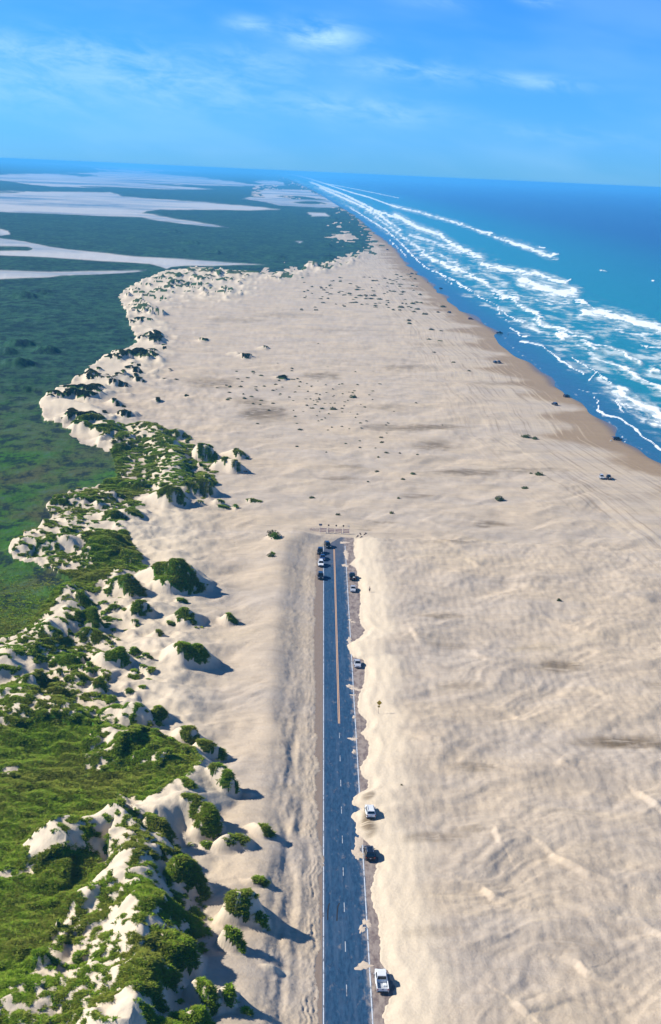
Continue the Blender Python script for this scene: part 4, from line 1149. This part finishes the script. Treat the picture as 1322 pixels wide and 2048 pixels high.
G1 = 'vehicles parked beside the road'
veh('pickup', 'white', 'pickup_truck', 'white pickup truck on the right shoulder, nearest vehicle to the viewer', 762.5, 1968, R(2), group=G1)
veh('suv', 'black', 'parked_car', 'black car with bright roof rails on the right shoulder below the white car', 738.5, 1712, R(3), group=G1)
veh('suv', 'white', 'parked_car', 'white car on a sandy pull-in of the right shoulder, directly above the black car', 740, 1628, R(3), True, group=G1)
veh('sedan', 'silver', 'parked_car', 'silver white sedan tucked under a sand bank on the right shoulder', 714.5, 1331, R(182), group=G1)
veh('sedan', 'silver', 'parked_car', 'small silver car on the right shoulder beside the standing person', 706, 1181, R(178), group=G1)
veh('pickup', 'black', 'pickup_truck', 'black pickup truck on the right shoulder just above the small silver car', 704.5, 1157, R(2), group=G1)
veh('suv', 'black', 'parked_car', 'black car on the left shoulder, nearest of the left row', 641, 1156, R(182), group=G1)
veh('suv', 'white', 'parked_car', 'white car in the left row between dark cars', 641.5, 1131, R(181), group=G1)
veh('sedan', 'blue', 'parked_car', 'dark blue car directly above the white car in the left row', 645, 1118, R(181), group=G1)
veh('suv', 'black', 'parked_car', 'black car on the left shoulder edge, behind the dark blue one', 640, 1106.5, R(178), group=G1)
veh('suv', 'black', 'parked_car', 'black car standing in the left lane closest to the barricades', 655, 1094, R(190), group=G1)
G2 = 'vehicles parked on the beach'
veh('suv', 'silver', 'parked_car', 'pale car parked left of the dark truck at the top of the beach', 1203, 957, R(175), True, G2)
veh('pickup', 'dark', 'pickup_truck', 'dark truck parked beside the pale car at the top of the beach', 1217, 957.5, R(-6), True, G2)
hatch = veh('suv', 'black', 'parked_car', 'black car with its tailgate lifted, parked broadside near the waterline', 1235, 880, R(-80), True, G2)
bm = bmesh.new(); box(bm, (0, -2.75, 1.86), (1.3, 1.1, .06), .01); newobj('tailgate', bm, PM['black'], hatch)
veh('suv', 'black', 'parked_car', 'dark car on the wet sand, lower of the two near the first beach bend', 1109, 810, R(20), True, G2)
veh('suv', 'black', 'parked_car', 'dark car close to the water, upper of the two near the first beach bend', 1133, 794, R(-50), True, G2)
veh('suv', 'dark', 'parked_car', 'narrow dark car, left of the pair parked side by side on the beach', 989.5, 726, R(10), True, G2)
veh('pickup', 'dark', 'pickup_truck', 'wider dark truck, right of the pair parked side by side on the beach', 998, 726, R(10), True, G2)
veh('pickup', 'dark', 'pickup_truck', 'dark low truck broadside at the edge of the water', 999, 667, R(-85), True, G2)
veh('suv', 'red', 'parked_car', 'dark reddish car broadside on the beach', 941, 639, R(-80), True, G2)
veh('suv', 'black', 'parked_car', 'small dark car high on the beach beyond the reddish car', 898, 626, R(30), True, G2)
veh('suv', 'black', 'parked_car', 'dark car against the water beyond the reddish car', 882, 578, R(-40), True, G2)
veh('suv', 'black', 'parked_car', 'far dark car, second from last along the beach', 824, 548, R(-70), True, G2)
veh('suv', 'grey', 'parked_car', 'grey car beside the far shrubs on the beach, farthest of all', 775, 500, R(-60), True, G2)
# white cooler under the lifted tailgate
cx_, cy_ = at(1222, 880, -.6)
cz_ = ground(cx_, cy_)
cool = empty('cool_box', cx_, cy_, cz_ - .01)
tag(cool, 'white cool box standing behind the black car by the water', 'cool box')
bm = bmesh.new(); box(bm, (0, 0, .22), (.8, .45, .44), .03); newobj('body', bm, simple('cooler_white', (.75, .77, .78), .5), cool)
bm = bmesh.new(); box(bm, (0, 0, .475), (.84, .49, .07), .02); newobj('lid', bm, simple('cooler_lid', (.7, .72, .74), .5), cool)


# ------------------------------------------------------------------ people
def skin_body(name, verts, edges, radii, m, parent):
    me = bpy.data.meshes.new(name)
    me.from_pydata(verts, edges, [])
    o = link(bpy.data.objects.new(name, me))
    sk = o.modifiers.new('skin', 'SKIN')
    for i, r in enumerate(radii):
        me.skin_vertices[0].data[i].radius = (r, r)
        me.skin_vertices[0].data[i].use_root = (i == 0)
    o.modifiers.new('sub', 'SUBSURF').levels = 1
    me.materials.append(m)
    o.parent = parent
    return o


m_skin = simple('skin', (0.36, 0.20, 0.13), .6)
m_dkc = simple('dark_cloth', (0.02, 0.022, 0.035), .9)
m_ltc = simple('pale_shirt', (0.30, 0.28, 0.26), .9)
m_hair = simple('dark_hair', (0.02, 0.014, 0.01), .8)


def person(px, py, label, rz, top, group=None, s=1.0, sandy=True):
    x, y = at(px, py)
    z = ground(x, y) if sandy else 0
    x, y = at(px, py, z)
    z = ground(x, y)
    root = empty('person', x, y, z, rz, s)
    tag(root, label, 'person', group)
    V = [(0, 0, .95), (0, 0, 1.15), (0, 0, 1.40), (0, 0, 1.50), (0, .01, 1.62), (0, .01, 1.74),
         (-.10, 0, .88), (-.12, .03, .48), (-.12, -.01, .08), (-.12, .12, .04), (.10, 0, .88), (.13, -.04, .48), (.14, -.06, .08), (.14, .08, .04),
         (-.19, 0, 1.41), (-.25, -.02, 1.14), (-.24, .08, .92), (-.235, .12, .84), (.19, 0, 1.41), (.26, -.02, 1.14), (.25, .09, .92), (.245, .13, .84)]
    E = [(0, 1), (1, 2), (2, 3), (3, 4), (4, 5), (0, 6), (6, 7), (7, 8), (8, 9), (0, 10), (10, 11), (11, 12), (12, 13), (2, 14), (14, 15), (15, 16), (16, 17), (2, 18), (18, 19), (19, 20), (20, 21)]
    Rr = [.15, .13, .15, .06, .10, .07, .10, .065, .045, .04, .10, .065, .045, .04, .065, .048, .036, .03, .065, .048, .036, .03]
    skin_body('body', V, E, Rr, m_skin, root)
    bm = bmesh.new()
    loft(bm, [(-.12, .92, .17), (-.13, 1.2, .17), (-.12, 1.44, .22), (.12, 1.44, .22), (.15, 1.2, .18), (.13, .92, .18)], .03)
    newobj('shirt', bm, top, root)
    bm = bmesh.new()
    for s_ in (-1, 1):
        cyl(bm, (s_ * .125, 0, .50), (s_ * .10, 0, .96), .105, 10, .13)
    newobj('shorts', bm, m_dkc, root)
    bm = bmesh.new(); bmesh.ops.create_icosphere(bm, subdivisions=2, radius=.115, matrix=Matrix.Translation((0, -.015, 1.70)) @ Matrix.Diagonal((.95, 1.05, .95, 1)))
    newobj('hair', bm, m_hair, root)
    return root


person(739, 1184, 'person in dark shorts standing alone on the sand right of the small silver car', R(150), m_ltc)
GP = 'people walking on the beach'
person(855, 566, 'person standing on the beach between the far dark cars', R(20), m_dkc, GP, 1.1)
person(812, 541, 'left one of two people far up the beach', R(20), m_dkc, GP, 1.1)
person(817, 542, 'right one of two people far up the beach', R(60), m_dkc, GP, 1.1)
person(1016, 671, 'person at the water edge right of the low dark truck', R(60), m_dkc, GP)

# ------------------------------------------------------------------ signs and barricades
m_post = simple('galvanised_post', (.30, .27, .24), .6, .3)
m_sy = simple('sign_yellow', (.55, .36, .02), .5)
m_sd = simple('sign_dark_print', (.02, .018, .01), .6)
m_red = simple('barricade_red', (.36, .09, .12), .6)
m_wht = simple('barricade_white', (.70, .66, .64), .6)
m_dred = simple('marker_dark_red', (.045, .012, .015), .5)
m_gryb = simple('sign_back_grey', (.12, .14, .19), .5)

sx, sy_ = at(757, 1427, .6)
sz_ = ground(sx, sy_)
sx, sy_ = at(757, 1427, sz_)
sign = empty('road_sign', sx, sy_, sz_ - .05, R(-2))
tag(sign, 'yellow diamond warning sign with small plaque on a post in the sand', 'road sign')
bm = bmesh.new(); box(bm, (0, 0.03, 1.55), (.07, .05, 3.2)); newobj('post', bm, m_post, sign)
q = Matrix.Rotation(R(45), 3, 'Y')
bm = bmesh.new(); box(bm, (0.06, -.02, 2.75), (.92, .025, .92), 0, q); pl = newobj('sign_panel', bm, m_sy, sign)
bm = bmesh.new()
for (a_, c_, w_, h_) in ((-.26, .02, .22, .07), (.02, .04, .26, .06), (.10, -.16, .20, .07), (-.10, -.14, .12, .05)):
    box(bm, (.06 + a_, -.037, 2.75 + c_), (w_, .006, h_))
newobj('symbol', bm, m_sd, pl)
bm = bmesh.new(); box(bm, (0, -.02, 1.82), (.58, .025, .44), .0); newobj('plaque', bm, simple('plaque_ochre', (.36, .25, .05), .5), sign)

# barricades across the road end
GB = 'red and white barricade sections closing the road'
for i, (xa, xb) in enumerate(((639.6, 652.9), (655.5, 668.6), (670.6, 683.8), (686, 698.6))):
    ym = at(669, 1065.5, .4)[1]
    def atx(p_):
        x_a, y_a = at(p_, 1065.5, .4)
        return x_a * ym / y_a
    x0_, x1_ = atx(xa), atx(xb); xm = (x0_ + x1_) / 2
    hw = (x1_ - x0_) / 2
    zg = ground(xm, ym)
    rt = empty('barricade', xm, ym, zg, 0)
    tag(rt, ['red and white barricade at the left end of the row across the road', 'second barricade from the left across the road end', 'third barricade from the left across the road end', 'red and white barricade at the right end of the row across the road'][i], 'barricade', GB)
    for s in (-1, 1):
        bm = bmesh.new(); box(bm, (s * (hw - .12), .06, .85), (.09, .09, 1.75)); newobj('post', bm, m_wht, rt)
        bm = bmesh.new(); box(bm, (s * (hw - .12), 0, .05), (.12, 1.2, .10)); newobj('foot', bm, m_wht, rt)
    for zz in (.55, 1.05, 1.58):
        bm = bmesh.new(); box(bm, (0, -.03, zz), (2 * hw, .05, .26)); rail = newobj('rail', bm, m_wht, rt)
        nst = 6
        bm = bmesh.new()
        for k in range(nst):
            cxk = -hw + (k + .5) * 2 * hw / nst
            box(bm, (cxk, -.06, zz), (2 * hw / nst * .80, .012, .25))
        newobj('red_stripe', bm, m_red, rail)
xa, ya_ = at(648, 1067, .4)
for (px_, kind_, lab) in ((641.3, 'rect', 'dark grey rectangular sign behind the left barricade'), (657.4, 'dot', 'left round dark marker above the barricades'), (672.7, 'dot', 'middle round dark marker above the barricades'),
                          (687, 'dot', 'right round dark marker above the barricades'), (697.7, 'thin', 'thin pale sign behind the right barricade')):
    py_ = 1049 + (px_ - 641) * .035
    zt = 2.55
    x_, y_ = at(px_, py_, zt + .4)
    y_b = ym + 1.2
    # on the line of posts just behind the barricades
    x_ = x_ * y_b / y_ if y_ else x_
    g_ = ground(x_, y_b)
    rt = empty('marker_sign' if kind_ == 'dot' else 'road_sign', x_, y_b, g_ - .05, 0)
    tag(rt, lab, 'sign', 'markers behind the barricades')
    bm = bmesh.new(); box(bm, (0, .04, 1.4), (.06, .06, 2.9)); newobj('post', bm, m_wht, rt)
    if kind_ == 'dot':
        bm = bmesh.new(); cyl(bm, (0, -.01, 2.6), (0, .01, 2.6), .34, 8); newobj('disc', bm, m_dred, rt)
    elif kind_ == 'rect':
        bm = bmesh.new(); box(bm, (0, 0, 2.6), (1.15, .03, .70)); newobj('panel', bm, m_gryb, rt)
    else:
        bm = bmesh.new(); box(bm, (0, 0, 2.6), (.75, .03, .16)); newobj('panel', bm, m_gryb, rt)
# toppled red and white slats at the left of the barricades
fx, fy = at(628, 1061, .5)
fz = ground(fx, fy)
rt = empty('slat_fence', fx, fy, fz, 0)
tag(rt, 'collapsed red and white slat fence left of the barricades', 'fence')
rr = random.Random(3)
for k in range(13):
    bm = bmesh.new()
    q = Matrix.Rotation(rr.uniform(-.5, .5), 3, 'Y')
    box(bm, (-1.5 + k * .28, rr.uniform(-.3, .3), .5), (.11, .03, rr.uniform(.9, 1.4)), 0, q)
    newobj('slat', bm, m_red if k % 2 else m_wht, rt)
bm = bmesh.new(); box(bm, (.2, .1, .55), (3.2, .03, .06)); newobj('rail', bm, m_post, rt)
# post at the right edge of the road end
for (px_, py_, hh_, lab) in ((708, 1084, 1.3, 'lone thin post at the right edge of the road end'), (708.3, 1094, 1.0, 'short post just below the lone one at the road end')):
    x_, y_ = at(px_, py_, .3); g_ = ground(x_, y_)
    bm = bmesh.new(); box(bm, (0, 0, hh_ / 2), (.09, .09, hh_)); box(bm, (0, 0, hh_ + .04), (.13, .13, .08))
    o = newobj('post', bm, m_post); o.location = (x_, y_, g_ - .1)
    tag(o, lab, 'post')
# half buried boards right of the barricades
m_old = simple('weathered_wood', (.07, .05, .04), .9)
for (px_, py_, ln, rz, lab) in ((714, 1071, 3.4, 75, 'lowest half-buried dark board right of the barricades'), (721, 1066, 2.6, 100, 'middle half-buried dark board right of the barricades'), (722, 1072, 2.2, 70, 'short dark board next to the lowest one, right of the barricades'),
                                (730, 1066, 2.8, 72, 'farthest right half-buried dark board beyond the barricades')):
    x_, y_ = at(px_, py_, .6); g_ = ground(x_, y_)
    bm = bmesh.new()
    for t in (-.12, .12):
        box(bm, (0, t, .05), (ln, .18, .06), .01)
    box(bm, (-ln * .3, 0, .1), (.14, .5, .06)); box(bm, (ln * .3, 0, .1), (.14, .5, .06))
    o = newobj('wooden_board', bm, m_old); o.location = (x_, y_, g_); o.rotation_euler = (R(4), R(-6), R(rz))
    tag(o, lab, 'board', 'half-buried boards by the road end')
# board on legs among the dunes
x_, y_ = at(491, 950, .5); g_ = ground(x_, y_); x_, y_ = at(491, 950, g_)
rt = empty('notice_board', x_, y_, g_, 0)
tag(rt, 'dark board on two legs standing in the sand beside the dunes', 'notice board')
bm = bmesh.new(); box(bm, (0, 0, 1.55), (1.7, .08, .5), .01); newobj('panel', bm, m_old, rt)
for s in (-1, 1):
    bm = bmesh.new(); box(bm, (s * .72, .06, .65), (.12, .12, 1.4)); newobj('leg', bm, m_old if s > 0 else m_post, rt)

# ------------------------------------------------------------------ growth
def leaf_mat(name, a_, b_, c_):
    m, nb, p, out = mat(name)
    oi = nb.n('ShaderNodeObjectInfo')
    geo = nb.n('ShaderNodeNewGeometry').outputs['Position']
    n = nb.noise(nb.mapping(geo, (1 / 16, 1 / 22, 0)), 1.0, 4.0, .6)
    n2_ = nb.noise(nb.mapping(geo, (1.2, 1.2, 1.2)), 1.0, 3.0, .6)
    c = nb.mix(nb.ramp(nb.m('ADD', n, nb.m('MULTIPLY', nb.m('SUBTRACT', oi.outputs['Random'], .5), .28)), .38, .62), a_, b_)
    c = nb.mix(nb.ramp(n2_, .5, .75, 0, .6), c, c_)
    nb.put(p.inputs['Base Color'], c)
    p.inputs['Roughness'].default_value = .8
    p.inputs['Specular IOR Level'].default_value = .2
    return m


m_leaf = leaf_mat('dune_grass_leaves', (0.200, 0.340, 0.010), (0.235, 0.260, 0.030), (0.42, 0.50, 0.08))
m_leafd = leaf_mat('shrub_leaves', (0.045, 0.072, 0.014), (0.070, 0.072, 0.028), (0.12, 0.13, 0.04))


def tuft(seed, r, h, n, flat_=.5):
    """clump of upright blades and leaf faces"""
    rr = random.Random(seed)
    bm = bmesh.new()
    for i in range(n):
        a = rr.uniform(0, 6.283); d = r * math.sqrt(rr.random())
        bx, by = d * math.cos(a), d * math.sin(a)
        hh = h * (1 - .55 * (d / r) ** 2) * rr.uniform(.6, 1.1)
        la_ = rr.uniform(0, 6.283); tilt = rr.uniform(.4, 1.3)
        w = rr.uniform(.07, .15) * (r / .6)
        ux, uy = math.cos(la_) * w, math.sin(la_) * w
        ox, oy = (bx * .5 + math.cos(a) * tilt * .4), (by * .5 + math.sin(a) * tilt * .4)
        v = [bm.verts.new((bx - ux, by - uy, 0)), bm.verts.new((bx + ux, by + uy, 0)), bm.verts.new((bx + ux * .8 + ox * .4, by + uy * .8 + oy * .4, hh * .6)), bm.verts.new((bx + ox, by + oy, hh)), bm.verts.new((bx - ux * .8 + ox * .4, by - uy * .8 + oy * .4, hh * .65))]
        bm.faces.new(v)
    return bm


def mesh_only(name, bm, m):
    me = bpy.data.meshes.new(name); bm.to_mesh(me); bm.free(); me.materials.append(m)
    return me


src = [bpy.data.objects.new('grass_tuft_source', mesh_only('grass_tuft', tuft(k, .50, .26, 24), m_leaf)) for k in range(4)]


def scatter(name, pts, scl, rotz, kinds, label):
    """one object of points; each carries a copy of one of the tufts"""
    me = bpy.data.meshes.new(name)
    me.vertices.add(len(pts)); me.vertices.foreach_set('co', pts.astype(np.float32).ravel())
    for k, v in (('scl', scl), ('rotz', rotz)):
        a_ = me.attributes.new(k, 'FLOAT', 'POINT'); a_.data.foreach_set('value', v.astype(np.float32))
    a_ = me.attributes.new('pick', 'INT', 'POINT'); a_.data.foreach_set('value', kinds.astype(np.int32))
    o = link(bpy.data.objects.new(name, me))
    ng = bpy.data.node_groups.new(name, 'GeometryNodeTree')
    ng.interface.new_socket('Geometry', in_out='INPUT', socket_type='NodeSocketGeometry')
    ng.interface.new_socket('Geometry', in_out='OUTPUT', socket_type='NodeSocketGeometry')
    N, Lk = ng.nodes, ng.links
    gi, go = N.new('NodeGroupInput'), N.new('NodeGroupOutput')
    join = N.new('GeometryNodeJoinGeometry')
    g2i = N.new('GeometryNodeGeometryToInstance')
    for s_ in src:
        oi = N.new('GeometryNodeObjectInfo'); oi.inputs['Object'].default_value = s_; oi.inputs['As Instance'].default_value = True
        Lk.new(oi.outputs['Geometry'], g2i.inputs[0])
    ip = N.new('GeometryNodeInstanceOnPoints')
    def named(nm, ty):
        a_ = N.new('GeometryNodeInputNamedAttribute'); a_.data_type = ty; a_.inputs['Name'].default_value = nm
        return a_.outputs['Attribute']
    Lk.new(gi.outputs[0], ip.inputs['Points'])
    for s_ in src:
        pass
    # separate picks
    jn = N.new('GeometryNodeJoinGeometry')
    for s_ in src:
        oi = N.new('GeometryNodeObjectInfo'); oi.inputs['Object'].default_value = s_; oi.inputs['As Instance'].default_value = True
        Lk.new(oi.outputs['Geometry'], jn.inputs[0])
    Lk.new(jn.outputs[0], ip.inputs['Instance'])
    ip.inputs['Pick Instance'].default_value = True
    Lk.new(named('pick', 'INT'), ip.inputs['Instance Index'])
    cb = N.new('ShaderNodeCombineXYZ'); Lk.new(named('rotz', 'FLOAT'), cb.inputs[2])
    Lk.new(cb.outputs[0], ip.inputs['Rotation'])
    Lk.new(named('scl', 'FLOAT'), ip.inputs['Scale'])
    Lk.new(ip.outputs[0], go.inputs[0])
    for dead in (join, g2i):
        N.remove(dead)
    md = o.modifiers.new('scatter', 'NODES'); md.node_group = ng
    o['kind'] = 'stuff'; o['label'] = label; o['category'] = 'grass'
    return o


# candidates in the near dune belt and on the edge of the plain
def pts_in(n, ymin, ymax, vmin, sand_only, seed):
    """n points picked evenly over the covered ground, read off the land's own grid"""
    rs = np.random.RandomState(seed)
    V, ON = back(res[1]), back(res[2])
    Xc, Yc = GX[:-1, :-1], GY[:-1, :-1]
    pxs, _ = seen(Xc, Yc)
    ok = (Yc > ymin) & (Yc < ymax) & (pxs > -60) & (pxs < 640) & (V[:-1, :-1] > vmin) & keep
    if sand_only:
        ok &= ON[:-1, :-1] > .3
    area = (GX[:-1, 1:] - Xc) * (GY[1:, :-1] - Yc) * np.where(ON[:-1, :-1] > .5, 1.0, .55 * sst(-Yc, -400, -260))
    ri, ci = np.nonzero(ok)
    w = np.abs(area[ri, ci])
    k = np.searchsorted(np.cumsum(w) / w.sum(), rs.rand(n)).clip(0, len(ri) - 1)
    r, c = ri[k], ci[k]
    u, v = rs.rand(n), rs.rand(n)
    def lerp2(A):
        return (A[r, c] * (1 - u) + A[r, c + 1] * u) * (1 - v) + (A[r + 1, c] * (1 - u) + A[r + 1, c + 1] * u) * v
    print('covered', w.sum(), 'm2', n)
    return np.stack([lerp2(GX), lerp2(GY), lerp2(H) - .05], 1), rs


P1, rs = pts_in(340000, 160, 640, .55, False, 5)
scl = (.38 + .42 * rs.rand(len(P1)) ** 1.5) * (.8 + .5 * rs.rand(len(P1))) * (1 + .5 * sst(P1[:, 1], 380, 600))
scatter('dune_grass', P1, scl, rs.rand(len(P1)) * 6.28, rs.randint(0, 4, len(P1)), 'green grass and low growth covering the near dunes')
P2, rs = pts_in(60000, 640, 1100, .5, True, 6)
scl = (.5 + .6 * rs.rand(len(P2)))
src = [bpy.data.objects.new('dark_tuft_source', mesh_only('dark_tuft', tuft(k, .50, .26, 24), m_leafd)) for k in range(4)]
scatter('far_dune_grass', P2, scl, rs.rand(len(P2)) * 6.28, rs.randint(0, 4, len(P2)), 'dark growth on the hummocks of the farther dunes')


# ---- single shrubs on the open sand
def shrub_mesh(seed, r, h, n, m):
    rr = random.Random(seed)
    bm = bmesh.new()
    bmesh.ops.create_icosphere(bm, subdivisions=2, radius=1.0)
    for v in bm.verts:
        f = 1 + .25 * math.sin(3.1 * v.co.x + seed) * math.cos(2.7 * v.co.y) + rr.uniform(-.12, .12)
        v.co = Vector((v.co.x * r * .8 * f, v.co.y * r * .8 * f, max(v.co.z * h * .72 * f, -.15)))
    for i in range(n):
        a = rr.uniform(0, 6.283); e = math.asin(rr.random())
        k = rr.uniform(.7, 1.12)
        c = Vector((math.cos(a) * math.cos(e) * r * k, math.sin(a) * math.cos(e) * r * k, math.sin(e) * h * k))
        s = rr.uniform(.10, .22) * r / 1.2
        q = Matrix.Rotation(rr.uniform(0, 6.28), 3, 'Z') @ Matrix.Rotation(rr.uniform(-1.2, 1.2), 3, 'X')
        vs = [bm.verts.new(c + q @ Vector(v_)) for v_ in ((-s, 0, 0), (0, -s * .5, s * .3), (s, 0, 0), (0, s * .6, s * .9))]
        bm.faces.new(vs)
    return mesh_only('shrub', bm, m)


SM = [shrub_mesh(k, 1.0, .75, 110, m_leafd) for k in range(5)]
m_stem = simple('dry_stem', (.10, .07, .045), .9)
shr = random.Random(21)


def shrub(px, py, wpx, hm, label, group=None, k=None, stretch=1.0):
    x, y = at(px, py, .5)
    z = ground(x, y)
    x, y = at(px, py, z)
    z = ground(x, y)
    sc = FOC / math.hypot(y, CAMH)
    r = wpx / sc
    o = link(bpy.data.objects.new('shrub', SM[(k if k is not None else shr.randrange(5))]))
    o.location = (x, y, z - .05)
    o.rotation_euler = (0, 0, shr.uniform(0, 6.28) if stretch == 1 else 0)
    o.scale = (r, r * .8 * stretch, hm / .75)
    tag(o, label, 'shrub', group)
    return o


for (a_) in [(1052, 875, 11, 1.5, 'low wide shrub, left half of the pair on open sand near the beach'), (1070, 878, 8, 1.2, 'dark shrub, right half of the pair on open sand near the beach'), (1078, 950, 10, 1.4, 'spreading green shrub on open sand below the pair'), (1062, 947, 4, .7, 'tiny shrub touching the spreading green shrub'),
             (1050, 976, 10, .9, 'thin low shrub on the sand between the spreading and the round one'), (998, 1001, 12, 1.6, 'round dark green shrub alone on the sand, right of the barricades'), (706, 795, 8, 1.7, 'dark compact shrub in the middle of the scattered tufts'), (667, 819, 8, 1.4, 'dark flat shrub just lower left of the compact one'),
             (546, 1076, 17, 1.6, 'large dark shrub on a sand hump left of the road end'), (542, 1112, 9, 1.0, 'smaller shrub below the large one left of the road end'), (803, 1572, 2.6, .35, 'single small dark plant on the sand right of the road, above the white car')]:
    shrub(*a_)
FARS = [(886, 612), (876, 623), (858, 677), (880, 680), (882, 660), (863, 658), (907, 723), (938, 740), (819, 646), (868, 703), (833, 603), (850, 627), (835, 617), (840, 588), (828, 622), (806, 582), (786, 581), (759, 597), (802, 613), (818, 640), (731, 590), (742, 596),
        (842, 604), (826, 606), (748, 590), (715, 578), (699, 586), (720, 590), (784, 566), (800, 567), (793, 548), (747, 560), (600, 858), (720, 893), (594, 891), (773, 904), (762, 874), (764, 884), (826, 946), (754, 941), (806, 957), (797, 995), (624, 994), (676, 1028), (783, 1025), (1118, 1200)]
ORD = ['first', 'second', 'third', 'fourth', 'fifth', 'sixth', 'seventh', 'eighth', 'ninth', 'tenth', 'eleventh', 'twelfth', 'thirteenth', 'fourteenth', 'fifteenth', 'sixteenth', 'seventeenth',
       'eighteenth', 'nineteenth', 'twentieth', 'twenty-first', 'twenty-second', 'twenty-third', 'twenty-fourth', 'twenty-fifth', 'twenty-sixth', 'twenty-seventh', 'twenty-eighth']
_bg = sorted([p_ for p_ in FARS if p_[1] < 660], key=lambda p_: -p_[1]); _sm = sorted([p_ for p_ in FARS if p_[1] >= 660], key=lambda p_: -p_[1])
for (a_, b_) in FARS:
    big_ = b_ < 660
    shrub(a_, b_ + 2, shr.uniform(4.5, 7.5) if big_ else shr.uniform(4, 6.5), shr.uniform(1.0, 1.7) if big_ else shr.uniform(.6, .9), ('dark crescent shrub in the group below the far dunes, %s nearest' % ORD[_bg.index((a_, b_))]) if big_ else ('small dark shrub on the sand beyond the road, %s nearest to the viewer' % ORD[_sm.index((a_, b_))]), 'shrubs on sand towards the beach' if big_ else 'small shrubs on the sand beyond the road')
cl_ = []
for k in range(95):     # tufts spread between the two flats
    a_ = shr.gauss(665, 75); b_ = 815 + shr.gauss(0, 38) + (a_ - 665) * .28
    cl_.append((a_, b_, shr.uniform(2.0, 4.2), shr.uniform(.25, .6)))
for k in range(40):
    a_ = shr.gauss(510, 60); b_ = 780 + shr.gauss(0, 20) + (a_ - 510) * .1
    cl_.append((a_, b_, shr.uniform(3.0, 5.5), shr.uniform(.4, .8)))
for (a_, b_, w_, h_) in cl_:
    shrub(a_, b_, w_, h_, 'small tuft in the loose scatter on the middle sand', 'tufts scattered on the middle sand')
for k in range(110):
    a_ = shr.uniform(600, 835); b_ = shr.uniform(548, 622)
    if b_ < 560 and a_ < 640:
        continue
    shrub(a_, b_, shr.uniform(2.4, 5.6), shr.uniform(.5, 1.3), 'tiny dark tuft in the far scatter below the coastal dunes', 'tufts on the far sand')

# ------------------------------------------------------------------ haze
m_hz = bpy.data.materials.new('haze_air')
m_hz.use_nodes = True
t = m_hz.node_tree
t.nodes.clear()
ho = t.nodes.new('ShaderNodeOutputMaterial')
hv = t.nodes.new('ShaderNodeVolumePrincipled')
hv.inputs['Color'].default_value = (0.11, 0.53, 1.0, 1)
hv.inputs['Density'].default_value = 8.5e-5
hv.inputs['Anisotropy'].default_value = 0.1
t.links.new(hv.outputs[0], ho.inputs['Volume'])
bm = bmesh.new()
ext = 400000.0
box(bm, (0, 0, (-16 + CAMH + 3) / 2), (2 * ext, 2 * ext, CAMH + 3 + 16))
hz = newobj('haze', bm, m_hz)
hz['kind'] = 'stuff'
